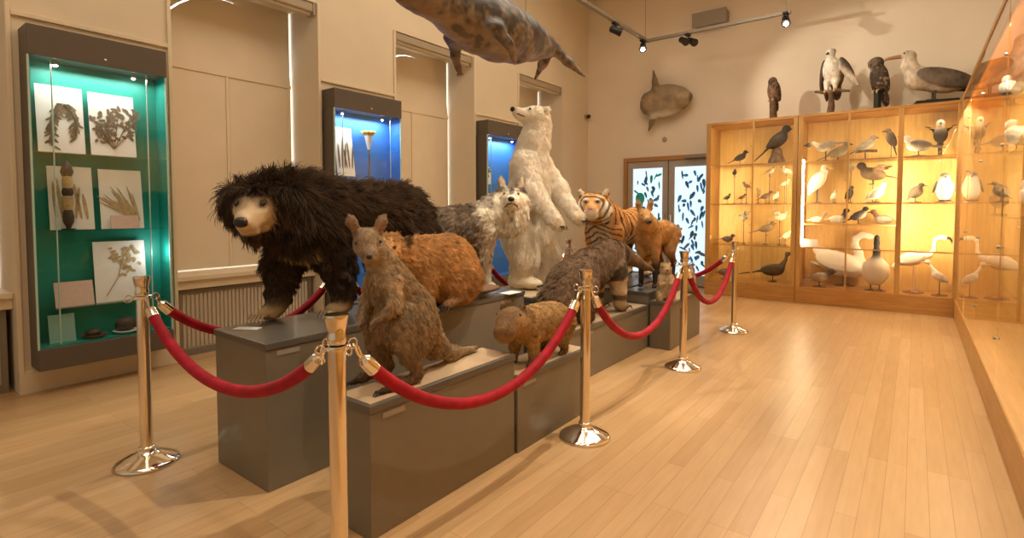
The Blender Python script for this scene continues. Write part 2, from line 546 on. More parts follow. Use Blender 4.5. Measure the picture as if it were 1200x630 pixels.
# floor: narrow maple boards running the length of the hall
def floor_mat():
    m, nt, b = new_mat('maple_boards')
    tc = nt.nodes.new('ShaderNodeTexCoord'); mp = nt.nodes.new('ShaderNodeMapping')
    mp.inputs['Rotation'].default_value = (0, 0, PI / 2)
    br = nt.nodes.new('ShaderNodeTexBrick')
    br.inputs['Scale'].default_value = 1.; br.inputs['Brick Width'].default_value = 1.15; br.inputs['Row Height'].default_value = .085
    br.inputs['Mortar Size'].default_value = .0012; br.inputs['Mortar Smooth'].default_value = .3; br.inputs['Bias'].default_value = 0.
    br.offset = .37; br.offset_frequency = 3
    br.inputs['Color1'].default_value = (.525, .325, .150, 1); br.inputs['Color2'].default_value = (.605, .395, .200, 1)
    br.inputs['Mortar'].default_value = (.36, .20, .085, 1)
    n = nt.nodes.new('ShaderNodeTexNoise'); n.inputs['Scale'].default_value = 4.; n.inputs['Detail'].default_value = 7
    mp2 = nt.nodes.new('ShaderNodeMapping'); mp2.inputs['Scale'].default_value = (9, .8, 1)
    mx = nt.nodes.new('ShaderNodeMixRGB'); mx.blend_type = 'MULTIPLY'; mx.inputs['Fac'].default_value = .45
    rp = nt.nodes.new('ShaderNodeValToRGB')
    rp.color_ramp.elements[0].position = .25; rp.color_ramp.elements[1].position = .75
    rp.color_ramp.elements[0].color = (.72, .66, .58, 1); rp.color_ramp.elements[1].color = (1, 1, 1, 1)
    L = nt.links.new
    L(tc.outputs['Object'], mp.inputs['Vector']); L(mp.outputs['Vector'], br.inputs['Vector'])
    L(tc.outputs['Object'], mp2.inputs['Vector']); L(mp2.outputs['Vector'], n.inputs['Vector'])
    L(n.outputs['Fac'], rp.inputs['Fac']); L(br.outputs['Color'], mx.inputs['Color1']); L(rp.outputs['Color'], mx.inputs['Color2'])
    L(mx.outputs['Color'], b.inputs['Base Color'])
    b.inputs['Roughness'].default_value = .36
    b.inputs['Specular IOR Level'].default_value = .45
    return m
M_FLOOR = floor_mat()

# ------------------------------------------------------------------ the hall
XL, XW, YB, ZC = -5.18, -5.70, 9.30, 5.5        # pier face, shutter plane, back wall, ceiling
XR, YF = .95, -3.0
struct('floor', MB().box(XW - .3, XR, YF, YB, -.1, 0), M_FLOOR)
struct('ceiling', MB().box(XW - .3, XR, YF, YB, ZC, ZC + .1), M_CEIL)
ZTOP = 3.56                                      # head of the window recesses
piers = [(-1.63, -.57), (.87, 1.93), (3.35, 4.43), (5.89, 7.0), (8.33, YB)]
bays = [(-.57, .87), (1.93, 3.35), (4.43, 5.89), (7.0, 8.33)]
w = MB()
for a, b in piers: w.box(XW - .25, XL, a, b, 0, ZTOP)
w.box(XW - .25, XL, YF, -1.63, 0, ZTOP)
w.box(XW - .25, XL, YF, YB, ZTOP, ZC)
struct('wall_left', w, M_WALL)
struct('wall_back', MB().box(XW - .25, XR, YB, YB + .15, 0, ZC), M_BACK)
struct('wall_right', MB().box(XR, XR + .15, YF, YB + .15, 0, ZC), M_BACK)

for a, b in piers[1:]:
    struct('baseboard_left', MB().box(XL, XL + .022, a, b, 0, .15).box(XL, XL + .012, a, b, .15, .175), M_TRIM)
struct('baseboard_back', MB().box(XL, -4.42, YB - .02, YB, 0, .15), M_TRIM)
for a, b in piers[1:4]:                          # raised moulding that frames each wall case
    t = MB()
    e, w_ = .0, .03
    z0, z1 = .12, 2.74
    for (p0, p1, q0, q1) in ((a + e, a + e + w_, z0, z1), (b - e - w_, b - e, z0, z1)):
        t.box(XL, XL + .02, p0, p1, q0, ZTOP)
    t.box(XL, XL + .025, a + w_, b - w_, z1, z1 + .035)
    struct('trim_pier', t, M_TRIM, bevel=.004)
struct('trim_cornice', MB().box(XL, XL + .10, YF, YB, ZC - .12, ZC).box(XL + .1, XR, YB - .1, YB, ZC - .12, ZC), M_TRIM)

# shuttered windows in the recesses
M_RIB = M_RAD
for k, (a, b) in enumerate(bays):
    n = 'window_%d' % (k + 1)
    g = .022
    mid = (a + b) / 2 + (.0 if k else 0)
    zt, zs, zh = 2.73, .76, ZTOP
    s = MB()
    gap = .028                                   # daylight leaks past the far edge and the middle
    s.box(XW, XW + .03, a, mid - .004, zs, zt - .012)
    s.box(XW, XW + .03, mid + .004, b - gap, zs, zt - .012)
    win = struct(n, s, M_SHUT, bevel=.004)
    # head panel with an arched far corner
    cxw, rw, rz = (a + b - gap) / 2, (b - gap - a) / 2, zh - .08 - zt
    arc = [(cxw + rw * math.cos(t), zt + rz * math.sin(t)) for t in [PI * i / 24 for i in range(25)]]
    up = [(XW, y, z) for y, z in arc]
    struct('window_head_panel', MB().poly(up, (.03, 0, 0)), M_SHUT, win)
    sp = MB()                                    # spandrels round the arch, a hair behind it
    k2 = 1.02
    for s_ in (1, -1):
        pts = [(XW - .002, cxw + s_ * rw * k2 * math.cos(t), zt + rz * k2 * math.sin(t)) for t in [PI / 2 * i / 12 for i in range(13)]]
        ye = b - gap if s_ > 0 else a
        for q in range(12):
            sp.poly([pts[q], pts[q + 1], (XW - .002, pts[q + 1][1], zh), (XW - .002, pts[q][1] if q else ye, zh)] if q else [pts[0], pts[1], (XW - .002, pts[1][1], zh), (XW - .002, ye, zh), (XW - .002, ye, zt)])
    struct('window_spandrel', sp, M_SHUT, win)
    struct('window_rail', MB().box(XW + .03, XW + .042, a, b - gap, zt - .02, zt + .012), M_TRIM, win)
    for yy in (mid - .004, b - gap - .012):
        struct('window_bead', MB().box(XW + .03, XW + .04, yy - .028, yy, zs, zt - .02), M_TRIM, win)
    struct('window_pane', MB().box(XW - .06, XW - .05, a, b, .78, zh), M_DAY, win)
    struct('window_closer', MB().box(XW - .24, XW - .2, a - .1, b + .1, 0, ZTOP), M_WALL, win)
    # sill and panelled apron
    struct('window_sill', MB().box(XW + .03, XL - .06, a, b, .70, .745).box(XW + .03, XL - .09, a, b, .62, .70), M_TRIM, win, bevel=.006)
    struct('window_apron', MB().box(XW, XW + .12, a, b, 0, .62), M_TRIM, win)
    rc = empty('radiator_cover', (XL - .16, mid, 0), 0,
               ['ribbed radiator grille beside the green display case', 'ribbed radiator grille under the large shuttered window behind the black bear',
                'ribbed radiator grille under the middle shuttered window', 'ribbed radiator grille under the farthest shuttered window'][k], 'radiator',
               'radiator grilles under the shuttered windows')
    hw = (b - a) / 2 - .07
    gr = MB().box(-.05, .015, -hw, hw, .06, .58)
    nn = 34
    for i in range(nn):
        y = -hw + .01 + (2 * hw - .02) * (i + .5) / nn
        gr.box(.015, .028, y - .011, y + .011, .08, .565)
    gr.build('grille', M_RAD, rc)
    MB().box(-.05, .035, -hw - .035, -hw, 0, .61).box(-.05, .035, hw, hw + .035, 0, .61).box(-.05, .035, -hw, hw, .58, .61).box(-.05, .03, -hw, hw, 0, .06).build('grille_frame', M_RADF, rc)
    if k:
        bl = empty('roller_blind', (XL - .10, mid, ZTOP), 0,
                   ['', 'rolled-up roller blind cassette above the nearest shuttered window', 'rolled-up roller blind cassette above the window behind the hanging seal',
                    'rolled-up roller blind cassette above the farthest window, over the polar bear'][k], 'blind', 'roller blinds at the window heads')
        hb = (b - a) / 2 - .02
        MB().box(-.02, .085, -hb, hb, -.10, 0).build('cassette', M_BLIND, bl, bevel=.015)
        MB().tube([(.03, -hb + .02, -.105), (.03, hb - .02, -.105)], .03, 12).build('fabric_roll', mat('blind_fabric', (.60, .49, .34), .8), bl, True)
        for s_ in (-1, 1): MB().box(-.025, .095, s_ * hb - .012, s_ * hb + .012, -.13, 0).build('end_bracket', M_BLIND, bl)

# ------------------------------------------------------------------ glazed double door in the back wall, backlit blue film
door = bpy.data.objects.new('door_1', None); COL.objects.link(door); door['kind'] = 'structure'
door.location = (0, 0, 0)
X0, X1, DZ = -4.38, -2.66, 2.30
M_DOORW = wood('door_frame_wood', (.36, .17, .05), (.48, .25, .08), 2)
M_DOORG = mat('door_leaf_grey', (.42, .36, .30), .45)
struct('door_frame', MB().box(X0, X0 + .075, YB - .07, YB, 0, DZ).box(X1 - .075, X1, YB - .07, YB, 0, DZ).box(X0 + .075, X1 - .075, YB - .07, YB, DZ - .075, DZ), M_DOORW, door)
M_FILM = emit('backlit_film', (.62, .83, 1.), .95)
M_SH = [mat('film_' + n, c, .6) for n, c in (('navy', (.03, .16, .34)), ('blue', (.05, .33, .75)), ('teal', (.03, .50, .45)), ('slate', (.16, .27, .38)))]
xm = -3.52
for li, (xa, xb) in enumerate(((X0 + .08, xm - .01), (xm + .01, X1 - .08))):
    leaf = struct('door_leaf', MB().box(xa, xa + .10, YB - .05, YB - .005, .02, DZ - .08).box(xb - .10, xb, YB - .05, YB - .005, .02, DZ - .08)
                  .box(xa + .10, xb - .10, YB - .05, YB - .005, DZ - .2, DZ - .08).box(xa + .10, xb - .10, YB - .05, YB - .005, .02, .2), M_DOORG, door)
    struct('door_pane', MB().box(xa + .10, xb - .10, YB - .03, YB - .02, .2, DZ - .2), M_FILM, leaf)
    r2 = random.Random(5 + li)
    shp = [MB() for _ in M_SH]
    if li == 0: shp[2].poly([(xa + .24 + .09 * math.cos(t), YB - .034, 1.55 + .11 * math.sin(t)) for t in [2 * PI * i / 16 for i in range(16)]])
    for i in range(64):
        cx = r2.uniform(xa + .15, xb - .15); cz = .3 + (DZ - .6) * (i + r2.random()) / 64
        ln = r2.uniform(.03, .085); wd = r2.uniform(.012, .030); ang = r2.choice([r2.uniform(1.1, 2.0), r2.uniform(0, 3.1)])
        m_ = r2.choice([0, 1, 1, 3, 1, 0] if li else [0, 0, 2, 2, 3, 1])
        pts = []
        for q in range(14):
            t = 2 * PI * q / 14
            u_ = ln * math.cos(t); v_ = wd * math.sin(t) * (1 + .35 * math.cos(t))
            xx = min(max(cx + u_ * math.cos(ang) - v_ * math.sin(ang), xa + .105), xb - .105)
            pts.append((xx, YB - .033 - .0001 * i, cz + u_ * math.sin(ang) + v_ * math.cos(ang)))
        shp[m_].poly(pts)
    for q, s in enumerate(shp):
        if s.v: struct('door_film_pattern', s, M_SH[q], leaf)
    hx = xb - .05 if li == 0 else xa + .05
    struct('door_handle', MB().tube([(hx, YB - .05, .95), (hx, YB - .10, .97), (hx, YB - .10, 1.25), (hx, YB - .05, 1.27)], .011, 8), M_CHROME, leaf, True)
struct('door_closer', MB().box(X1 - .55, X1 - .15, YB - .13, YB - .07, DZ - .06, DZ - .01), M_DARKMETAL, door)
# ------------------------------------------------------------------ wall cases on the piers
XF = -4.965                                       # front glass of the wall cases
def wall_case(y0, y1, lining, label, shelves, name='display_case', lean=0):
    z0, z1, zh, zb = .19, 2.65, 2.44, .345
    c = empty(name, (XL, y0, z0), 0, label, 'display case')
    d = XF - XL; w = y1 - y0; H = z1 - z0; hh = zh - z0; hb = zb - z0
    hd = MB().box(0, d + .012, 0, w, hh, H).build('case_header', M_CASE, c, bevel=.004)
    MB().ball((d + .013, w * .52, hh + .05), .012, 10).build('header_lock', M_CHROME, hd, True)
    MB().box(0, d + .012, 0, w, 0, hb).build('case_base', M_CASE, c, bevel=.004)
    MB().box(0, .012, 0, w, hb, hh).box(.012, d - .01, w - .012, w, hb, hh).box(.012, d - .01, 0.014, .018, hb, hh).box(.012, d - .02, .02, w - .012, hb, hb + .012).build('lining', lining, c)
    MB().box(0, d - .012, 0, .012, hb, hh).build('case_side', M_CASE, c)
    MB().add([(d, .004, hb), (d, w - .004, hb), (d, w - .004, hh), (d, .004, hh)], [(0, 1, 2, 3)]).build('glass_front', M_CASEGLASS, c)
    MB().box(d - .012, d + .004, 0, .012, hb, hh).box(d - .012, d + .004, w - .012, w, hb, hh).build('edge_trim', M_EDGE, c)
    for zs in shelves:
        MB().box(.015, d - .03, .03, w - .03, zs - z0 - .008, zs - z0).build('glass_shelf', M_SHELFGLASS, c)
    for yy in (.14, w - .13):
        MB().tube([(d - .045, yy, hb), (d - .045, yy, hh)], .005, 8).build('shelf_rod', M_EDGE, c, True)
    for yy in (.18, w - .2):
        b = MB().tube([(d * .5, yy, hh - .002), (d * .5, yy, hh - .03)], .022, 12).build('case_lamp', M_CHROME, c, True)
        MB().ball((d * .5, yy, hh - .032), (.014, .014, .008), 10).build('lamp_bulb', M_CASEBULB, b, True)
    ld = bpy.data.lights.new('case_light', 'AREA'); ld.energy = 5.2 if lining is M_TURQ else 7.0; ld.shape = 'RECTANGLE'; ld.size = .1; ld.size_y = w * .8
    ld.color = (1., .97, .92)
    lo = bpy.data.objects.new('case_light', ld); COL.objects.link(lo); lo.location = (XL + d * .6, y0 + w / 2, zh - .04)
    ld2 = bpy.data.lights.new('case_light', 'POINT'); ld2.energy = 1.6; ld2.shadow_soft_size = .05  # unseen point lamp added to brighten the third shelf
    lo2 = bpy.data.objects.new('case_light', ld2); COL.objects.link(lo2); lo2.location = (XF - .04, y1 - .08, 1.0)
    return c

S1, S2, S3 = 1.77, 1.20, .62
wall_case(.94, 1.81, M_TURQ, 'tall charcoal-topped wall case with turquoise lining holding pressed plants', (S1, S2, S3))
wall_case(3.40, 4.33, M_BLUE, 'blue-lined wall case behind the black bear with a yellow flower specimen', (1.72, 1.15, .62))
wall_case(5.95, 6.88, M_BLUE, 'blue-lined wall case partly hidden behind the polar bear', (1.72, 1.15, .62))

def leaf_poly(mb, base, ang, ln, wd, x):
    pts = []
    for q in range(10):
        t = 2 * PI * q / 10
        u_ = ln * (.5 + .5 * math.cos(t)); v_ = wd * math.sin(t)
        pts.append((x, base[0] + u_ * math.cos(ang) - v_ * math.sin(ang), base[1] + u_ * math.sin(ang) + v_ * math.cos(ang)))
    mb.poly(pts)

def sheet(yc, z, w, h, label, plant=None, x=-5.07, tilt=6, roll=0, m=None, cat='herbarium sheet', name='herbarium_sheet', grp=None, seed=1, pm=None):
    t = empty(name, (x, yc, z), 0, label, cat, grp)
    t.rotation_euler = (R(roll), R(-tilt), 0)
    MB().box(-.003, 0, -w / 2, w / 2, 0, h).build('paper', m or M_PAPER, t)
    r2 = random.Random(seed)
    if plant:
        mb = MB()
        if plant == 'frond':
            for i in range(3):
                a0 = R(95 + 16 * i - 16); p = (-w * .30, h * .80)
                pts = [(.004, -w * .25 + .012 * i, h * (.12 + .1 * i)), (.004, -w * .2, h * .5), (.004, -w * .05 + i * .02, h * .74), (.004, w * .2 + i * .02, h * (.74 - .12 * i)), (.004, w * .32, h * (.45 - .1 * i))]
                mb.tube(pts, .003, 5)
                for k in range(26):
                    q = k / 25 * (len(pts) - 1.001); a = int(q); f = q - a
                    y = pts[a][1] * (1 - f) + pts[a + 1][1] * f; zz = pts[a][2] * (1 - f) + pts[a + 1][2] * f
                    leaf_poly(mb, (y, zz), r2.uniform(-2.6, -.5), r2.uniform(.04, .075), .009, .003 + .00006 * k)
        elif plant == 'bush':
            for i in range(9):
                y1 = r2.uniform(-w * .4, w * .4); zz = h * r2.uniform(.3, .8)
                mb.tube([(.004, 0, h * .12), (.004, y1 * .5, zz * .6), (.004, y1, zz)], .0025, 5)
                for k in range(12):
                    leaf_poly(mb, (y1 + r2.uniform(-.06, .06), zz + r2.uniform(-.06, .05)), r2.uniform(0, 6.3), r2.uniform(.03, .055), .011, .003 + .0001 * k)
        elif plant == 'branch':
            mb.tube([(.004, -w * .3, h * .1), (.004, -w * .05, h * .4), (.004, w * .05, h * .7), (.004, w * .2, h * .86)], .003, 5)
            for k in range(46):
                leaf_poly(mb, (r2.uniform(-w * .15, w * .36), h * r2.uniform(.62, .9)), r2.uniform(0, 6.3), r2.uniform(.025, .05), .010, .003 + .00005 * k)
            for k in range(12):
                leaf_poly(mb, (r2.uniform(0, w * .2), h * r2.uniform(.42, .62)), r2.uniform(0, 6.3), r2.uniform(.025, .04), .010, .003)
        elif plant == 'grass':
            for k in range(30):
                a = R(r2.uniform(100, 150)); l = h * r2.uniform(.4, .7)
                leaf_poly(mb, (w * .35 + r2.uniform(-.02, .02), h * .12), a, l, .006, .003 + .00005 * k)
        elif plant == 'pods':
            for k in range(6):
                y1 = (k - 2.5) * w * .14
                leaf_poly(mb, (y1, h * .15), R(90 + r2.uniform(-8, 8)), h * r2.uniform(.4, .7), .012, .003)
        if mb.v: mb.build('pressed_plant', pm or M_PLANT, t)
    return t

def yz(px, py, X=-5.09):
    p = at(px, py, X=X); return p.y, p.z
def sheet_px(x0, y0, x1, y1, zs, label, **k):
    """A sheet standing on shelf zs, as wide and tall as the photo shows it."""
    a = yz(x0, y1); b = yz(x1, y0)
    h = b[1] - zs
    sheet((a[0] + b[0]) / 2, zs + .001, b[0] - a[0], max(h, .05), label, **k)

sheet_px(44, 104, 97, 178, S1, 'white sheet with a dark feathery frond, upper left in the turquoise case', plant='frond', seed=2, tilt=6)
sheet_px(106, 114, 157, 179, S1, 'white sheet with a bushy brown plant, upper right in the turquoise case', plant='bush', seed=4, tilt=6)
sheet_px(58, 196, 108, 266, S2, 'white sheet behind the dark seed pod in the turquoise case', plant='pods', seed=5, tilt=6, pm=M_STRAW)
sheet_px(118, 200, 166, 266, S2, 'white sheet with fanned grass stalks in the turquoise case', plant='grass', seed=6, tilt=6, pm=M_STRAW)
sheet_px(112, 281, 170, 356, S3, 'white sheet with a flowering branch, third shelf of the turquoise case', plant='branch', seed=7, tilt=6, pm=M_STRAW)
y_, z_ = yz(148, 258, -5.02)
sheet(y_, S2 + .001, .19, .105, 'pink text card leaning against the grass stalk sheet', m=M_CARD, x=-5.035, tilt=12, cat='card', name='info_card')
y_, z_ = yz(89, 347, -5.04)
sheet(y_, S3 + .001, .235, .19, 'pink text card beside the flowering branch sheet', m=M_CARD, x=-5.05, tilt=14, cat='card', name='info_card')
y_, z_ = yz(74, 382, -5.04)
sheet(y_, .36, .155, .21, 'grey-green card standing on the turquoise case floor', m=M_GREENCARD, x=-5.05, tilt=10, cat='card', name='info_card')
def disc_thing(name, label, cat, loc, parts):
    t = empty(name, loc, 0, label, cat)
    for n, mb, m in parts: mb.build(n, m, t, True)
    return t
y_, z_ = yz(78, 225, -5.05)
disc_thing('seed_pod', 'tall dark banded seed pod standing before a white sheet', 'seed pod', (-5.025, y_, S2 + .001), [
    ('pod_base', MB().lathe([(.045, 0), (.045, .008), (.012, .012)], 16), M_BLACK),
    ('pod_lower', MB().lathe([(.012, .01), (.034, .06), (.036, .10), (.026, .15)], 16), M_DARKSEED),
    ('pod_band', MB().lathe([(.027, .148), (.036, .2), (.034, .25), (.028, .252)], 16), M_STRAW),
    ('pod_middle', MB().lathe([(.029, .25), (.036, .28), (.030, .31)], 16), M_DARKSEED),
    ('pod_neck', MB().lathe([(.03, .308), (.032, .36), (.028, .40)], 16), M_STRAW),
    ('pod_tip', MB().lathe([(.03, .398), (.04, .43), (.03, .47), (.012, .50), (.004, .52)], 16), M_DARKSEED)])
y_, z_ = yz(108, 388, -5.05)
disc_thing('seed_dish', 'brown seeds on a shallow dish on the turquoise case floor', 'dish', (-5.065, y_ + .02, .3575), [
    ('dish', MB().lathe([(.04, 0), (.07, .012), (.085, .03), (.08, .03), (.065, .018), (.02, .012)], 24), M_STAND),
    ('seed_heap', MB().ball((0, -.01, .04), (.045, .055, .032), 14), M_DARKSEED)])
y_, z_ = yz(143, 381, -5.05)
disc_thing('dark_fruit', 'dark dried fruit on a pale dish, lower right in the turquoise case', 'fruit', (-5.065, y_ + .03, .3575), [
    ('dish', MB().lathe([(.04, 0), (.07, .01), (.088, .024), (.08, .026), (.02, .012)], 24), M_WHITECARD),
    ('fruit', MB().ball((0, 0, .072), (.06, .075, .058), 18), M_DARKSEED)])

# blue cases
sheet_px(394, 150, 414, 197, 1.72, 'white picture sheet with a portrait on the top shelf of the nearer blue case', plant='pods', x=-5.06, tilt=8, cat='sheet', name='picture_sheet', seed=9)
def flower(loc, label, s=1.):
    t = empty('flower_specimen', loc, 0, label, 'flower')
    MB().lathe([(.05, 0), (.05, .01), (.01, .015)], 16).build('stand', M_BLACK, t, True)
    MB().tube([(0, 0, .01), (.0, .01, .2 * s), (0, 0, .30 * s)], .010, 8).build('stem', M_PLANT, t, True)
    MB().lathe([(.012, .28 * s), (.03, .34 * s), (.05, .42 * s), (.045, .425 * s), (.01, .30 * s)], 14).build('white_trumpet', M_WHITECARD, t, True)
    p = MB()
    for k in range(9):
        a = 2 * PI * k / 9
        p.tube([(.02 * math.cos(a), .02 * math.sin(a), .41 * s), (.05 * math.cos(a), .05 * math.sin(a), .45 * s), (.085 * math.cos(a), .085 * math.sin(a), .455 * s)], [.018, .026, .008], 6)
    p.build('petals', M_YELLOW, t, True)
    return t
y_, z_ = yz(432, 165, -5.07)
flower((-5.07, y_, 1.721), 'yellow trumpet flower specimen on a dark stem in the nearer blue case', 1.15)
y_, z_ = yz(431, 214, -5.07)
sheet(y_ - .01, 1.151, .12, .36, 'narrow white card on the second shelf of the nearer blue case', m=M_WHITECARD, cat='card', name='info_card', tilt=8)
y_, z_ = yz(404, 214, -5.07)
sheet(y_ - .02, 1.151, .18, .30, 'wide white card on the second shelf of the nearer blue case', m=M_WHITECARD, cat='card', name='info_card', tilt=8)
y_, z_ = yz(569, 197, -5.08)
sheet(y_ + .03, 1.721, .19, .26, 'white sheet on the top shelf of the farther blue case', plant='branch', cat='sheet', name='picture_sheet', seed=12, tilt=6)
sheet(y_ + .05, 1.151, .2, .45, 'white card on the second shelf of the farther blue case', m=M_WHITECARD, cat='card', name='info_card', tilt=8)

# ------------------------------------------------------------------ plinths
def plinth(x0, x1, y0, y1, z, label, m_top=None, strip=None, lidh=.035):
    t = empty('plinth', ((x0 + x1) / 2, (y0 + y1) / 2, 0), 0, label, 'plinth')
    hx, hy = (x1 - x0) / 2, (y1 - y0) / 2
    MB().box(-hx + .006, hx - .006, -hy + .006, hy - .006, 0, z - lidh).build('plinth_body', M_PLINTH, t, bevel=.004)
    MB().box(-hx, hx, -hy, hy, z - lidh, z).build('plinth_lid', M_LID, t, bevel=.004)
    if m_top is not None: MB().box(-hx + .02, hx - .02, -hy + .02, hy - .02, z - .001, z + .003).build('plinth_surface', m_top, t)
    if strip is not None:
        for s in (strip if isinstance(strip, list) else [strip]):
            MB().box(hx - .007, hx - .003, s - hy, s - hy + .12, z - lidh - .035, z - lidh - .012).build('label_strip', M_STRIP, t)
    return t
plinth(-2.95, -2.42, 1.265, 2.20, .72, 'tall dark grey plinth under the front paws of the black bear', strip=.06)
plinth(-3.08, -2.42, 2.203, 3.36, .72, 'tall dark grey plinth under the beaver and the wolf', strip=.86)
plinth(-1.975, -1.725, 1.325, 2.31, .56, 'low grey plinth with pale top nearest the camera, under the wallaby', M_PALE, strip=.07)
plinth(-1.975, -1.715, 2.313, 3.10, .432, 'lowest grey plinth with pale top under the capybara', M_PALE, strip=.06)
plinth(-3.07, -2.47, 3.52, 4.50, .63, 'pale-topped plinth under the standing polar bear', M_PALE)
plinth(-2.415, -2.05, 3.37, 4.905, .42, 'long low grey plinth under the giant anteater', M_PALE, strip=.3)
plinth(-3.02, -2.345, 4.91, 6.26, .55, 'grey plinth under the tiger')
plinth(-2.335, -2.055, 4.92, 5.98, .54, 'raised dark grey block under the long-legged wild dog')
plinth(-2.05, -1.83, 4.915, 5.80, .46, 'grey corner plinth behind the fourth rope post, carrying the small marmot', M_PALE)

def card(px, py, z, w, l, label, rz=0):
    p = at(px, py, Z=z)
    o = MB().box(-w / 2, w / 2, -l / 2, l / 2, 0, .004).build('label_card', M_WHITECARD, loc=(p.x, p.y, z))
    o.rotation_euler.z = rz
    return tag(o, label, 'card')
card(290, 385, .7205, .055, .13, 'white label card lying on the plinth in front of the bear', R(-58))
card(598, 343, .7205, .10, .16, 'white label card lying on the plinth beside the wolf paws', 0)

# ------------------------------------------------------------------ rope posts and ropes
HP = 1.0
def make_post():
    t = empty('rope_post', (0, 0, 0))
    MB().lathe([(.150, 0), (.152, .008), (.149, .014), (.135, .022), (.10, .040), (.070, .054), (.045, .064), (.040, .072)], 48).build('base', M_CHROME, t, True)
    MB().lathe([(.036, .070), (.038, .078), (.038, .088), (.030, .094)], 32).build('collar', M_CHROME, t, True)
    MB().lathe([(.0295, .09), (.0295, .895)], 32).build('pole', M_BRASS, t, True)
    cap = MB().lathe([(.030, .90), (.033, .905), (.033, .925), (.030, .935), (.034, .960), (.039, .985), (.041, .992), (.040, HP), (.030, HP + .001)], 32).build('cap', M_BRASS, t, True)
    rg = MB().lathe([(.030, .880), (.044, .882), (.046, .888), (.044, .895), (.030, .897)], 28)
    for k in range(4):
        a = PI / 2 * k
        c = (math.cos(a) * .046, math.sin(a) * .046)
        pts = [(c[0] + .018 * math.cos(a) * (1 - math.cos(q)), c[1] + .018 * math.sin(a) * (1 - math.cos(q)), .888 + .018 * math.sin(q)) for q in [2 * PI * i / 12 for i in range(13)]]
        rg.tube(pts, .0035, 6, cap=False)
    rg.build('ring', M_CHROME, t, True)
    return t
def xy(px, py):
    p = at(px, py, Z=0); return (p.x, p.y)
XRR, XLR = -1.55, -3.245
posts = {'S1': (XRR, 1.06), 'S2': (XLR, 1.04), 'S3': (XRR + .015, 2.74), 'S4': (XRR, 4.46), 'S5': (XRR - .02, 6.13),
         'L2': (XLR, 2.24), 'L3': (XLR, 3.80), 'L4': (XLR, 5.38), 'L5': (XLR, 6.72)}
plab = {'S1': 'chrome rope post in the foreground in front of the wallaby, base out of frame', 'S2': 'chrome rope post at the corner in front of the turquoise case',
        'S3': 'chrome rope post beside the capybara, third along the front', 'S4': 'chrome rope post before the small marmot and wild dog',
        'S5': 'farthest chrome rope post, before the left glass cabinet', 'L2': 'rope post of the rear row hidden behind the black bear',
        'L3': 'rope post of the rear row behind the wolf', 'L4': 'rope post of the rear row seen between polar bear and tiger', 'L5': 'rope post of the rear row behind the tiger'}
pp = make_post(); first = True
for k, (x, y) in posts.items():
    o = pp if first else copy_tree(pp)
    first = False
    o.location = (x, y, 0); tag(o, plab[k], 'rope post', 'chrome rope posts around the animals')

def rope(a, b, zmid, label, ztop=.855):
    A = Vector((*posts[a], 0)); B = Vector((*posts[b], 0))
    d = (B - A).normalized(); L = (B - A).length
    t = empty('velvet_rope', (A + B) / 2, 0, label, 'rope', 'red velvet ropes between the posts')
    mid = (A + B) / 2
    def pt(s):                                    # s in 0..1 between the two end fittings
        e = .075
        p = A + d * (e + (L - 2 * e) * s)
        q = 2 * s - 1
        z = zmid + (ztop - zmid) * (math.cosh(1.35 * q) - 1) / (math.cosh(1.35) - 1)
        return Vector((p.x - mid.x, p.y - mid.y, z))
    n = 44
    pts = [pt(.035 + .93 * i / n) for i in range(n + 1)]
    MB().tube(pts, .0255, 16).build('rope', M_RED, t, True)
    for s0, s1, end in ((.045, 0., A), (.955, 1., B)):
        p0, p1 = pt(s0), pt(s1)
        dr = (p1 - p0).normalized()
        f = MB().tube([p0 - dr * .01, p0 + dr * .012, p0 + dr * .05, p0 + dr * .062], [.0285, .0285, .026, .014], 14).build('end_fitting', M_CHROME, t, True)
        e = Vector((end.x - mid.x, end.y - mid.y, .888)) + ((p1 - Vector((end.x - mid.x, end.y - mid.y, 0))) * Vector((1, 1, 0))).normalized() * .066
        q0 = p0 + dr * .055
        m_ = (q0 + e) / 2 + Vector((0, 0, .014)); m2 = (q0 + e) / 2 - Vector((0, 0, .012))
        MB().tube([q0, m_, e, m2, q0], .005, 8, cap=False).build('hook', M_CHROME, f, True)
    return t
rope('S2', 'S1', .585, 'red velvet rope across the front of the tall bear plinth')
rope('S1', 'S3', .485, 'red velvet rope in front of the wallaby and capybara')
rope('S3', 'S4', .455, 'red velvet rope in front of the giant anteater')
rope('S4', 'S5', .455, 'red velvet rope between the last two posts of the front row')
rope('S2', 'L2', .60, 'red velvet rope from the corner post back behind the bear')
rope('L2', 'L3', .50, 'red velvet rope of the rear row behind bear and wolf')
rope('L3', 'L4', .50, 'red velvet rope of the rear row behind the polar bear')
rope('L4', 'L5', .50, 'red velvet rope of the rear row behind the tiger')
rope('S5', 'L5', .50, 'red velvet rope across the far end before the glazed door')

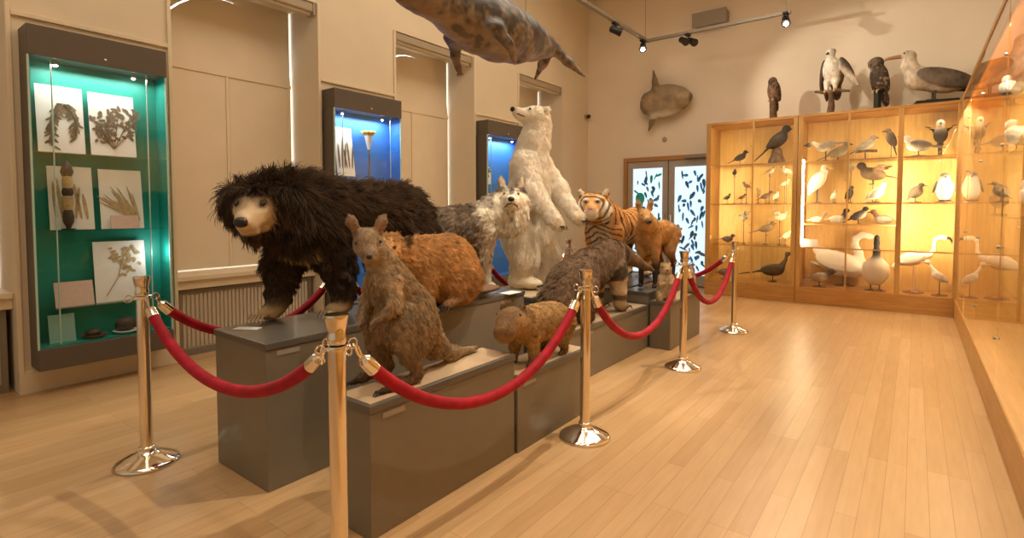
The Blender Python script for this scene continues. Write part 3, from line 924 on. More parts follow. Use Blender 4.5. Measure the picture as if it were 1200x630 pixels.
# ------------------------------------------------------------------ glazed bird cabinets
YC, YD = 8.60, 9.26
SH = [.25, .81, 1.44, 2.04]
ZT = 2.70
def cabinet(name, xs, label, subs=(), rail=False):
    """A floor-standing oak cabinet against the back wall: xs are its bay edges."""
    t = empty(name, ((xs[0] + xs[-1]) / 2, YC, 0), 0, label, 'display cabinet', None)
    ox = (xs[0] + xs[-1]) / 2
    X = [x - ox for x in xs]; D = YD - YC
    MB().box(X[0], X[-1], 0, D, 0, .235).build('base', M_OAKX, t, bevel=.004)
    MB().box(X[0], X[-1], 0, D, ZT - .04, ZT).build('top', M_OAKX, t, bevel=.004)
    MB().box(X[0] + .03, X[-1] - .03, D - .02, D, .235, ZT - .04).build('back_panel', M_OAKBACK, t)
    for e, x in enumerate((X[0], X[-1] - .03)):
        MB().box(x, x + .03, 0, D, .235, ZT - .04).build('side_panel', M_OAK, t)
    for x in X[1:-1]:
        MB().box(x - .010, x + .010, 0, .035, .235, ZT - .04).build('mullion', M_OAK, t)
    for i in range(len(X) - 1):
        a, b = X[i] + (.03 if i == 0 else .008), X[i + 1] - (.03 if i == len(X) - 2 else .008)
        for z in SH[1:]:
            low = rail and z < 1
            sf = MB().box(a, b, .045, .070, z - .018, z).build('shelf_rail' if low else 'shelf', M_OAKX, t)
            if not low: MB().box(a, b, .070, D - .02, z - .010, z - .002).build('glass_shelf', M_SHELFGLASS, sf)
        if i in subs:
            MB().box(a, b, .16, D - .02, 1.125, 1.14).build('half_shelf', M_OAKX, t)
        pn = MB().add([(a, .012, .24), (b, .012, .24), (b, .012, ZT - .045), (a, .012, ZT - .045)], [(0, 1, 2, 3)]).build('glass_pane', M_GLASS, t)
        for z in (.55, 1.12, 1.75, 2.3):
            MB().tube([(b - .02, .010, z), (b - .02, -.004, z)], .009, 8).build('pane_lock', M_DARKMETAL, pn, True)
    return t, ox
BX = [-2.66, -1.97, -1.37]
BX2 = [-1.365, -.75, -.17, .455]
cabL, oL = cabinet('bird_cabinet', BX, 'narrower oak and glass bird cabinet beside the glazed door')
cabR, oR = cabinet('bird_cabinet', BX2, 'wide oak and glass bird cabinet with swans and penguin in the corner', subs=(0, 1), rail=True)
for a, b in list(zip(BX, BX[1:])) + list(zip(BX2, BX2[1:])):
    l = bpy.data.lights.new('unseen_cabinet_light', 'AREA'); l.shape = 'RECTANGLE'; l.size = .5; l.size_y = .03; l.energy = 1.6; l.color = (1., .82, .50)  # added strip under each bay top, lighting the birds from the front
    o = bpy.data.objects.new('unseen_cabinet_light', l); COL.objects.link(o); o.location = ((a + b) / 2, YC + .05, ZT - .06); o.rotation_euler = (R(25), 0, 0)
def post_strip(par, x, w=.03): MB().box(x - .03, x + w, -.004, .03, .235, ZT - .04).build('post', M_OAK, par, bevel=.003)
post_strip(cabL, BX[0] - oL + .03, .04); post_strip(cabL, BX[2] - oL - .03); post_strip(cabR, BX2[0] - oR + .03); post_strip(cabR, BX2[2] - oR); post_strip(cabR, BX2[3] - oR - .03)
def tube_light(par, x, z0=.85, z1=2.06, y=.045):
    MB().tube([(x, y, z0), (x, y, z1)], .011, 10).build('light_tube', M_LED, par, True)
tube_light(cabL, BX[2] - oL - .046, y=.055); tube_light(cabL, BX[0] - oL + .042, y=.06)
tube_light(cabR, BX2[0] - oR + .068); tube_light(cabR, BX2[2] - oR - .012, y=.065); tube_light(cabR, BX2[2] - oR + .012, y=.065); tube_light(cabR, BX2[3] - oR - .044, y=.06)
sc_ = MB().box(-.11, .11, 0, .004, 0, .11).build('label_card', M_WHITECARD, loc=(at(948, 282, Y=8.66).x, 8.66, .811))
tag(sc_, 'white text card on the shelf left of the swan neck', 'card')

# the long wall cabinet on the right, its glass nearly edge-on
XG = .415
wc = empty('long_cabinet', (XG, 3.8, 0), 0, 'long oak and glass wall cabinet down the right side of the hall', 'display cabinet')
y0, y1 = -1.2 - 3.8, 8.593 - 3.8
DW = .50
MB().box(0, DW, y0, y1, 0, .245).build('base', M_OAKY, wc, bevel=.004)
MB().box(0, DW, y0, y1, ZT - .045, ZT).build('top', M_OAKY, wc, bevel=.004)
MB().box(DW - .06, DW, y0, y1, .245, ZT - .045).build('back_panel', M_OAKBACK, wc)
MB().box(0, DW, y0, y0 + .03, .245, ZT - .045).build('side_panel', M_OAK, wc)
MB().box(0.02, DW, y1 - .03, y1, .245, ZT - .045).build('side_panel', M_OAK, wc)
npan = 7
for i in range(npan):
    a = y0 + (y1 - y0) * i / npan; b = y0 + (y1 - y0) * (i + 1) / npan
    pn = MB().add([(.006 + .004 * (i % 2), a, .25), (.006 + .004 * (i % 2), b, .25), (.006 + .004 * (i % 2), b, ZT - .05), (.006 + .004 * (i % 2), a, ZT - .05)], [(0, 1, 2, 3)]).build('glass_pane', M_GLASS, wc)
    for z in (.55, 1.12, 1.75, 2.3):
        MB().tube([(.008, a + .05, z), (-.006, a + .05, z)], .010, 8).build('pane_lock', M_DARKMETAL, pn, True)
    if i: MB().box(DW - .09, DW - .06, a - .03, a + .03, .245, ZT - .045).build('batten', M_OAK, wc)
    for z in (.80, 1.30, 1.75, 2.20):
        MB().box(.10, DW - .07, a + .02, b - .02, z - .008, z).build('glass_shelf', M_SHELFGLASS, wc)
MB().box(.012, .035, y0 + .03, y1 - .03, ZT - .15, ZT - .045).build('top_rail', M_OAKY, wc)
for i in range(5):
    l = bpy.data.lights.new('unseen_cabinet_light', 'AREA'); l.shape = 'RECTANGLE'; l.size = .03; l.size_y = 1.8; l.energy = 50; l.color = (1., .82, .55)
    o = bpy.data.objects.new('unseen_cabinet_light', l); COL.objects.link(o); o.location = (XG + .055, -.2 + 1.95 * i, ZT - .07); o.rotation_euler = (0, R(28), 0)

# ------------------------------------------------------------------ ceiling track with spotlights
ZK = 4.15
tr = empty('lighting_track', (-3.64, 8.5, ZK), 0, 'grey L-shaped lighting track hung above the hall corner', 'lighting track')
MB().box(-.03, .03, -7.5, .03, -.022, .022).build('long_rail', M_DARKMETAL, tr)
MB().box(.03, 2.16, -.03, .03, -.022, .022).build('cross_rail', M_DARKMETAL, tr)
for p in ((0, -.05), (0, -3.), (0, -6.), (2.1, 0)):
    MB().tube([(p[0], p[1], .02), (p[0], p[1], ZC - ZK)], .006, 6).build('hanger', M_DARKMETAL, tr, True)
def track_spot(loc, aim, label, lit=True, s=1., twin=False):
    t = empty('track_spotlight', loc, 0, label, 'spotlight', 'spotlights on the ceiling track')
    MB().box(-.035, .035, -.06, .06, -.05, -.02).build('adapter', M_BLACK, t, bevel=.004)
    d = (Vector(aim) - Vector(loc)).normalized()
    j = Vector((0, 0, -.13))
    MB().tube([(0, 0, -.045), (.02, 0, -.09), j], .012, 8).build('arm', M_BLACK, t, True)
    side = d.cross(Vector((0, 0, 1))).normalized() * .075
    for c in ((j - side, j + side) if twin else (j,)):
        h = MB().tube([c - d * .09, c - d * .07, c + d * .0, c + d * .09, c + d * .10], [.028, .048, .05, .062, .058], 16).build('lamp_head', M_BLACK, t, True)
        if lit: MB().ball(c + d * .104, .040 * s, 12).build('bulb', M_BULB, h, True)
    return t
track_spot((-3.64, 7.35, ZK), (-1.2, 9, 3.0), 'small dark track spotlight on the long rail, unlit side towards us', lit=False)
track_spot((-3.64, 8.36, ZK), (-2.9, 6.6, 2.6), 'glaring track spotlight at the corner of the rails above the sunfish', s=.8)
track_spot((-2.95, 8.5, ZK), (-2.2, 7.9, 3.6), 'black twin-headed track spotlight on the cross rail right of the corner', lit=False, twin=True)
track_spot((-1.53, 8.42, ZK), (-1.1, 6.6, 2.4), 'glaring track spotlight at the right end of the cross rail', s=.8)
p = at(836, 24, Y=YB)
bx = MB().box(-.26, .26, -.16, 0, -.10, .10).box(-.30, .26, -.19, -.16, -.12, .12).build('wall_box', M_GREYBOX, loc=(p.x, YB, p.z), bevel=.01)  # plain grey box on the back wall
tag(bx, 'grey box speaker on the back wall above the cross rail', 'unit')
for px, py, lab in ((779, 163, 'tiny dark sensor on the back wall under the sunfish'),):
    p = at(px, py, Y=YB)
    tag(MB().lathe([(.04, 0), (.04, .02), (.02, .03)], 16).build('wall_sensor', M_BLIND, smooth=True, loc=(p.x, YB, p.z)), lab, 'sensor').rotation_euler.x = PI / 2
p = at(687, 137, X=XL)
t = empty('wall_bracket', (XL, min(p.y, 9.2), p.z), 0, 'small dark bracket on the left wall near the far corner', 'bracket')
MB().box(0, .03, -.05, .05, -.03, .03).build('bracket_plate', M_BLIND, t)
MB().ball((.07, 0, 0), .04, 10).build('bracket_knob', M_BLACK, t, True)
# ------------------------------------------------------------------ the mounted animals
def animal(o, loc, rz, label, cat):
    o.location = loc; o.rotation_euler.z = R(rz)
    return tag(o, label, cat)
def smooth(a, b, x): 
    t = np.clip((x - a) / (b - a), 0, 1); return t * t * (3 - 2 * t)
def mixc(col, c2, w): return col * (1 - w[:, None]) + np.array(c2, float)[None] * w[:, None]
def claws(parent, c, n, fan, ln, r, m, yaw=0., name='claw', width=.08, down=.5):
    for i in range(n):
        q = (i - (n - 1) / 2) / max(1, (n - 1) / 2)
        a = R(yaw) + q * fan
        y = q * width / 2
        p0 = Vector(c) + Vector((-math.sin(R(yaw)) * y, math.cos(R(yaw)) * y, 0))
        d = Vector((math.cos(a), math.sin(a), 0))
        MB().tube([p0, p0 + d * ln * .5 + Vector((0, 0, ln * .08)), p0 + d * ln - Vector((0, 0, ln * down))], [r, r * .8, r * .2], 7).build(name, m, parent, True)
def ear_c(c, up, fwd, h, w, col, k=.02):
    """A pointed cupped ear: a tapering slab from its base."""
    c = np.array(c, float); up = np.array(up, float)
    return [C(c, c + up * h, w, w * .25, col, k)]

# ---- sloth bear -----------------------------------------------------------
def make_bear():
    dk = (.040, .024, .015); br = (.085, .050, .030); cream = (.60, .46, .29)
    P = []
    P += [E((-.42, .0, .56), (.27, .20, .235), dk, .1), E((-.05, 0, .60), (.36, .190, .185), dk, .1), E((.27, 0, .56), (.20, .19, .245), dk, .1)]
    P += chain([(.28, .0, .61), (.43, .0, .63), (.55, .0, .64)], [.19, .165, .15], dk, .08)
    # far foreleg forward, near foreleg back
    P += chain([(.32, -.11, .50), (.40, -.12, .27), (.43, -.11, .09)], [.115, .078, .060], dk, .06) + [E((.47, -.11, .042), (.085, .062, .042), (.50, .36, .20), .03)]
    P += chain([(.26, .12, .50), (.18, .12, .27), (.15, .12, .09)], [.115, .078, .060], dk, .06) + [E((.19, .12, .042), (.085, .062, .042), (.50, .36, .20), .03)]
    P += chain([(-.48, -.11, .48), (-.40, -.11, .27), (-.47, -.11, .09)], [.15, .10, .075], dk, .06) + [E((-.42, -.11, .045), (.11, .065, .045), br, .03)]
    P += chain([(-.45, .11, .48), (-.32, .12, .27), (-.38, .12, .09)], [.15, .10, .075], dk, .06) + [E((-.33, .12, .045), (.11, .065, .045), br, .03)]
    H = []
    H += [E((0, 0, 0), (.14, .135, .13), br, .05)]
    H += [E((.10, 0, -.035), (.10, .092, .080), cream, .05), C((.13, 0, -.05), (.225, 0, -.065), .068, .046, cream, .04), C((.10, 0, -.11), (.19, 0, -.115), .045, .032, (.42, .31, .19), .03)]
    H += both([E((.0, .155, .035), (.050, .050, .085), dk, .03)])
    M = frame(34, -8); hc = np.array((.585, .01, .655))
    P += place(H, M, hc)
    Mi = M.T
    def colf(V, col, N):
        q = (V - hc) @ M
        face = smooth(.085, .115, q[:, 0] - .35 * np.maximum(0, q[:, 2])) * smooth(.115, .085, np.abs(q[:, 1])) * smooth(.075, .055, q[:, 2]) * smooth(-.135, -.115, q[:, 2])
        inhead = np.linalg.norm(q - np.array([.09, 0, -.03]), axis=1) < .24
        face = face * inhead
        col = np.where(inhead[:, None], mixc(np.tile(np.array(dk), (len(V), 1)), (.62, .48, .31), face), col)
        brow = np.exp(-(((np.abs(q[:, 1]) - .066) ** 2 + (q[:, 2] - .030) ** 2) / .0007)) * (q[:, 0] > .05)
        col = mixc(col, (.10, .06, .04), np.clip(brow * 1.1, 0, 1) * inhead)
        # pale V on the breast
        d = np.abs(V[:, 2] - (.37 + .5 * np.abs(V[:, 1] - .03)))
        v = smooth(.035, .018, d) * (N[:, 0] > .0) * (V[:, 0] > .26) * smooth(.11, .07, np.abs(V[:, 1] - .06))
        col = mixc(col, (.42, .27, .12), v)
        return col
    sk = sculpt('sloth_bear', P, M_HIDE, .014, .018, colf, lump=.012, lscale=18)
    o = sk[0]
    def lenf(V, N):
        q = (V - hc) @ M
        r = np.linalg.norm(q, axis=1)
        l = np.ones(len(V))
        face = smooth(.075, .10, q[:, 0] - .35 * np.maximum(0, q[:, 2])) * smooth(.125, .095, np.abs(q[:, 1])) * smooth(.085, .065, q[:, 2]) * smooth(-.15, -.13, q[:, 2]) * (r < .30)
        l = l * (1 - .95 * face) * (1 - .25 * (r < .24))
        l = l * np.clip((V[:, 2] - .05) / .45, .0, 1) ** .8
        l = l * (1 + .5 * np.exp(-(((np.abs(q[:, 1]) - .16) ** 2 + q[:, 0] ** 2) / .006)))
        mane = np.exp(-((V[:, 0] - .5) ** 2 + (V[:, 2] - .68) ** 2) / .05)
        return l * (1 + .5 * mane)
    def combf(P_, N_):
        c = np.tile(np.array([-.75, 0, -.55]), (len(P_), 1))
        leg = (P_[:, 2] < .40)
        c[leg] = (-.2, 0, -.9)
        hd = np.linalg.norm(P_ - hc, axis=1) < .24
        c[hd] = (-.35, 0, -.75)
        return c
    fur(sk, 60000, .070, rand=.34, lift=.34, radius=.0014, clump=.5, nclump=2200, lenf=lenf, combf=combf, cvar=.45)
    bead('nose', o, hc + M @ np.array((.268, 0, -.052)), .036, M_NOSE, (.75, 1, .75), M)
    for s in (-1, 1):
        bead('eye', o, onskin(sk, hc + M @ np.array((.16, s * .066, .030)), .002), .014, M_EYE)
    for c in ((.538, -.11, .034), (.258, .12, .034)): claws(o, c, 5, .3, .045, .010, M_CLAW, width=.10, down=.75)
    for c in ((-.33, -.11, .035), (-.23, .12, .035)): claws(o, c, 5, .3, .05, .009, M_CLAW, width=.10)
    return o
animal(make_bear(), (-2.855, 2.05, .7235), -85, 'shaggy black bear with a pale muzzle standing on the tall front plinth', 'bear')

# ---- wallaby ----------------------------------------------------------------
def make_wallaby():
    g = (.35, .25, .15); lt = (.54, .41, .26); dk = (.05, .035, .025)
    P = [E((-.10, 0, .275), (.135, .115, .150), g, .08, (0, -25, 0)), E((-.03, 0, .39), (.100, .095, .13), g, .08, (0, 12, 0)), E((.03, 0, .48), (.075, .078, .095), g, .07)]
    P += chain([(.035, 0, .51), (.065, -.01, .575), (.085, -.02, .61)], [.065, .055, .050], g, .04)
    P += both([E((-.035, .100, .235), (.105, .056, .125), g, .05, (0, 30, 0)), C((.015, .105, .17), (-.06, .105, .05), .042, .022, g, .03), C((-.065, .105, .028), (.09, .10, .018), .021, .017, (.20, .13, .08), .02), C((.09, .10, .018), (.165, .10, .014), .018, .010, dk, .02)])
    P += both([C((.055, .07, .46), (.065, .10, .37), .036, .025, lt, .03), C((.065, .10, .37), (.125, .055, .31), .023, .016, g, .02), C((.125, .055, .31), (.145, .045, .285), .017, .010, dk, .015)])
    P += chain([(-.19, 0, .21), (-.28, -.01, .10), (-.40, -.02, .035), (-.62, -.03, .02)], [.075, .048, .030, .012], g, .05)
    H = [E((-.005, 0, .004), (.072, .060, .062), g, .03), C((.03, 0, -.012), (.105, 0, -.034), .046, .028, g, .03), E((.06, 0, -.042), (.05, .03, .024), lt, .02)]
    for s in (-1, 1):
        H += [C((-.015, s * .040, .04), (-.02, s * .066, .098), .019, .021, (.30, .19, .11), .02), C((-.02, s * .066, .092), (-.02, s * .080, .130), .021, .005, (.24, .15, .09), .015)]
    M = frame(56, -10); hc = np.array((.115, -.025, .64))
    P += place(H, M, hc)
    def colf(V, col, N):
        belly = smooth(.1, .6, N[:, 0]) * (V[:, 2] > .18) * (V[:, 2] < .58) * (np.abs(V[:, 1]) < .08)
        col = mixc(col, (.46, .34, .21), .75 * belly)
        q = (V - hc) @ M
        inh = np.linalg.norm(q - np.array([.02, 0, 0]), axis=1) < .11
        ch = np.exp(-((q[:, 0] - .06) ** 2 / .002 + (q[:, 2] + .012) ** 2 / .00022)) * inh
        col = mixc(col, (.46, .34, .21), .4 * ch)
        ei = .6 * ((q[:, 2] > .05) & (q[:, 0] > -.012)).astype(float) * smooth(.3, .8, (N @ M)[:, 0])
        col = mixc(col, (.42, .27, .18), .8 * ei)
        inq = smooth(.13, .10, np.linalg.norm(q - np.array([.02, 0, .02]), axis=1))
        col = mixc(col, (.24, .16, .09), .55 * inq * smooth(-.5, .6, (N @ M)[:, 2]))
        col = mixc(col, (.13, .085, .05), .7 * inq * smooth(.07, .12, q[:, 0]))
        return col * (1 + .12 * vnoise(V, 30) + .16 * vnoise(V * np.array([.5, 1, 1]), 110, 3))[:, None]
    sk = sculpt('wallaby', P, M_HIDE, .0085, .012, colf, lump=.003, lscale=30)
    o = sk[0]
    def lenf(V, N):
        q = (V - hc) @ M
        hd = (np.linalg.norm(q - np.array([.02, 0, .02]), axis=1) < .14)
        return np.where(hd, .05, 1.) * np.clip((V[:, 2] - .012) / .05, .25, 1)
    def combf(P_, N_):
        c = np.tile(np.array([-.35, 0, -.8]), (len(P_), 1)); c[P_[:, 0] < -.22] = (-1, 0, -.1); return c
    fur(sk, 40000, .017, rand=.24, lift=.20, radius=.0008, clump=.3, nclump=2500, lenf=lenf, combf=combf, cvar=.3)
    fur(sk, 9000, .0065, rand=.12, lift=.5, radius=.0005, clump=0, nclump=300, lenf=lambda V, N: (np.linalg.norm((V - hc) @ M - np.array([.02, 0, .02]), axis=1) < .15) * 1., combf=lambda P_, N_: np.tile(M @ np.array([-.8, 0, .1]), (len(P_), 1)), cvar=.15, droop=0)
    bead('nose', o, hc + M @ np.array((.128, 0, -.026)), .014, M_NOSE, (.7, 1, .8), M)
    for s in (-1, 1): bead('eye', o, onskin(sk, hc + M @ np.array((.040, s * .050, .014)), .001), .0085, M_EYE)
    for s in (-1, 1): claws(o, (.155, s * .10, .016), 2, .12, .035, .006, M_PAD, width=.02)
    return o
animal(make_wallaby(), (-1.895, 1.59, .563), -90, 'upright grey-brown wallaby with pricked ears on the nearest low plinth', 'wallaby')

# ---- beaver -----------------------------------------------------------------
def make_beaver():
    g = (.55, .30, .115); lt = (.68, .42, .20); dk = (.16, .08, .035)
    P = [E((-.10, 0, .235), (.25, .150, .225), g, .1, (0, 8, 0)), E((.12, 0, .28), (.19, .13, .18), g, .08), E((-.2, 0, .15), (.19, .150, .15), (.33, .165, .06), .08)]
    P += chain([(.20, 0, .29), (.35, .01, .335)], [.125, .088], g, .04)
    P += both([E((-.14, .12, .14), (.15, .055, .14), g, .05), C((-.08, .13, .05), (.05, .135, .022), .045, .03, (.25, .13, .06), .03), C((.18, .09, .2), (.2, .09, .05), .06, .038, g, .04), E((.23, .09, .025), (.055, .035, .025), dk, .02)])
    P += [E((-.45, 0, .05), (.22, .10, .025), (.08, .05, .035), .04)]
    H = [E((0, 0, 0), (.120, .100, .100), g, .04), C((.04, 0, -.01), (.125, 0, -.028), .080, .062, lt, .04)]
    H += both([E((-.055, .092, .062), (.026, .014, .030), (.05, .028, .015), .010)])
    M = frame(16, -5); hc = np.array((.41, .02, .385))
    P += place(H, M, hc)
    def colf(V, col, N):
        col = col * (1 + .14 * vnoise(V, 14) + .12 * vnoise(V, 45, 2))[:, None]
        top = smooth(.5, 1, N[:, 2])
        return mixc(col, (.30, .15, .055), .35 * top)
    sk = sculpt('beaver', P, M_HIDE, .011, .015, colf, lump=.002, lscale=22)
    o = sk[0]
    def lenf(V, N):
        q = (V - hc) @ M
        face = smooth(0, .09, q[:, 0]) * (np.linalg.norm(q, axis=1) < .17)
        tail = (V[:, 0] < -.36) & (V[:, 2] < .1)
        return np.where(tail, .02, (1 - .75 * face) * np.clip((V[:, 2] - .02) / .1, .15, 1))
    fur(sk, 42000, .026, comb=(-.7, 0, -.5), rand=.26, lift=.2, radius=.001, clump=.25, nclump=3000, lenf=lenf, cvar=.2)
    bead('nose', o, hc + M @ np.array((.182, 0, -.005)), .024, M_NOSE, (.6, 1, .7), M)
    for s in (-1, 1): bead('eye', o, onskin(sk, hc + M @ np.array((.070, s * .078, .038)), .001), .0105, M_EYE)
    MB().box(.15, .168, -.016, .016, -.085, -.045, Matrix(M.tolist())).build('front_teeth', M_CLAW, o, loc=tuple(hc))
    for s in (-1, 1): claws(o, (.06, s * .15, .02), 4, .35, .05, .007, M_PAD, width=.06, yaw=0)
    return o
animal(make_beaver(), (-2.475, 2.44, .7235), -88, 'golden brown beaver sitting on the tall plinth behind the wallaby', 'beaver')

# ---- wolf ---------------------------------------------------------------------
def make_wolf():
    g = (.26, .205, .155); lt = (.68, .57, .43); dk = (.06, .045, .036)
    P = [E((-.20, 0, .50), (.22, .115, .125), g, .08), E((.08, 0, .51), (.24, .125, .145), g, .08), E((.24, 0, .49), (.14, .125, .165), g, .08)]
    P += chain([(.26, -.01, .56), (.34, -.03, .62), (.40, -.05, .68)], [.125, .110, .095], g, .06)
    P += both([C((.26, .085, .45), (.25, .09, .25), .065, .038, lt, .04), C((.25, .09, .25), (.265, .09, .05), .036, .027, lt, .02), E((.285, .09, .02), (.05, .033, .024), lt, .02)])
    P += both([C((-.28, .08, .47), (-.22, .09, .30), .105, .06, g, .05), C((-.22, .09, .30), (-.36, .09, .17), .055, .032, lt, .03), C((-.36, .09, .17), (-.33, .09, .05), .03, .026, lt, .02), E((-.30, .09, .02), (.05, .033, .024), lt, .02)])
    P += chain([(-.40, 0, .54), (-.50, 0, .42), (-.55, 0, .25)], [.05, .065, .03], g, .05)
    H = [E((0, 0, 0), (.095, .088, .080), lt, .04), C((.06, 0, -.012), (.165, 0, -.022), .050, .032, lt, .035), C((.06, 0, -.04), (.14, 0, -.050), .034, .022, lt, .02)]
    H += both([E((-.01, .075, -.03), (.055, .035, .055), lt, .04)])
    for s in (-1, 1):
        H += [C((-.035, s * .052, .06), (-.04, s * .066, .125), .030, .022, g, .02), C((-.04, s * .066, .125), (-.04, s * .072, .165), .022, .005, g, .015)]
    H += [E((-.03, 0, -.13), (.085, .10, .11), lt, .07)]
    M = frame(-110, 4); hc = np.array((.46, -.10, .705))
    H = sc(H, 1.22)
    P += place(H, M, hc)
    def colf(V, col, N):
        body = V[:, 2] + .06 * vnoise(V, 9)
        saddle = smooth(.46, .58, body)
        col = mixc(col, (.22, .165, .12), .8 * saddle * (V[:, 0] < .36))
        band = np.clip(vnoise(V * np.array([1, .6, .4]), 16, 4) * 1.4, 0, 1) * (V[:, 2] > .42)
        col = mixc(col, (.42, .34, .26), .55 * band * saddle)
        band2 = np.clip(vnoise(V * np.array([1, .6, .4]), 13, 9) * 1.3, 0, 1) * saddle
        col = mixc(col, dk, .65 * band2)
        col = mixc(col, (.62, .52, .40), .7 * smooth(.44, .34, V[:, 2]))
        q = (V - hc) @ M / 1.22; n_ = N @ M
        inh = smooth(.27, .20, np.linalg.norm(q - np.array([0, 0, -.05]), axis=1)) * smooth(-.10, -.04, q[:, 0])
        colh = np.tile(np.array((.90, .81, .66)), (len(V), 1))
        mask = smooth(.035, .06, q[:, 2] - .22 * np.maximum(0, .085 - q[:, 0]) * 0 + .10 * np.abs(q[:, 1]))
        colh = mixc(colh, (.15, .11, .085), .9 * mask)
        brow = np.exp(-((np.abs(q[:, 1]) - .030) ** 2 / .00025 + (q[:, 2] - .062) ** 2 / .0003)) * (q[:, 0] > 0)
        colh = mixc(colh, (.75, .64, .50), .8 * np.clip(brow, 0, 1))
        blaze = np.exp(-(q[:, 1] ** 2 / .00018)) * (q[:, 2] > .02) * (q[:, 0] > .0) * (q[:, 2] < .09)
        colh = mixc(colh, (.10, .075, .06), .75 * blaze)
        side = smooth(.10, .13, np.abs(q[:, 1])) * (q[:, 2] < .05) * (q[:, 2] > -.06)
        colh = mixc(colh, (.20, .15, .115), .65 * side)
        ear = (q[:, 2] > .085)
        inn = smooth(.2, .7, n_[:, 0]) * ear
        colh = mixc(colh, (.60, .47, .34), .8 * inn)
        return col * (1 - inh[:, None]) + colh * inh[:, None]
    sk = sculpt('grey_wolf', P, M_HIDE, .011, .016, colf, lump=.005, lscale=24)
    o = sk[0]
    def lenf(V, N):
        q = (V - hc) @ M / 1.22
        r = np.linalg.norm(q, axis=1)
        face = smooth(-.01, .04, q[:, 0]) * (r < .24) * (q[:, 2] > -.075)
        ear = (q[:, 2] > .075) * (r < .25)
        l = (1 - .8 * face) * np.where(ear, .2, 1)
        l = l * np.where(V[:, 2] < .36, np.clip((V[:, 2] - .0) / .4, .15, .8), 1)
        ruff = np.exp(-((V - hc - M @ np.array([-.04, 0, -.13])) ** 2).sum(1) / .03)
        return l * (1 + .15 * ruff)
    def combf(P_, N_):
        c = np.tile(np.array([-.8, 0, -.45]), (len(P_), 1))
        q = (P_ - hc) @ M
        hd = np.linalg.norm(q, axis=1) < .24
        c[hd] = M @ np.array([-.6, 0, -.6])
        c[P_[:, 2] < .36] = (-.2, 0, -.9)
        return c
    fur(sk, 46000, .036, rand=.26, lift=.28, radius=.001, clump=.42, nclump=2600, lenf=lenf, combf=combf, cvar=.35)
    bead('nose', o, hc + M @ np.array((.242, 0, -.016)), .027, M_NOSE, (.7, 1, .75), M)
    for s in (-1, 1): bead('eye', o, onskin(sk, hc + M @ np.array((.090, s * .049, .034)), .001), .0125, M_AMBER)
    ml = [hc + M @ np.array(p) for p in ((.168, -.048, -.070), (.212, -.030, -.055), (.232, 0, -.046), (.212, .030, -.055), (.168, .048, -.070))]
    MB().tube([Vector(p) for p in ml], .005, 6).build('mouth_line', M_NOSE, o, True)
    return o
animal(make_wolf(), (-2.93, 3.08, .725), 57, 'grey wolf with raised white-throated head looking towards us beside the polar bear', 'wolf')

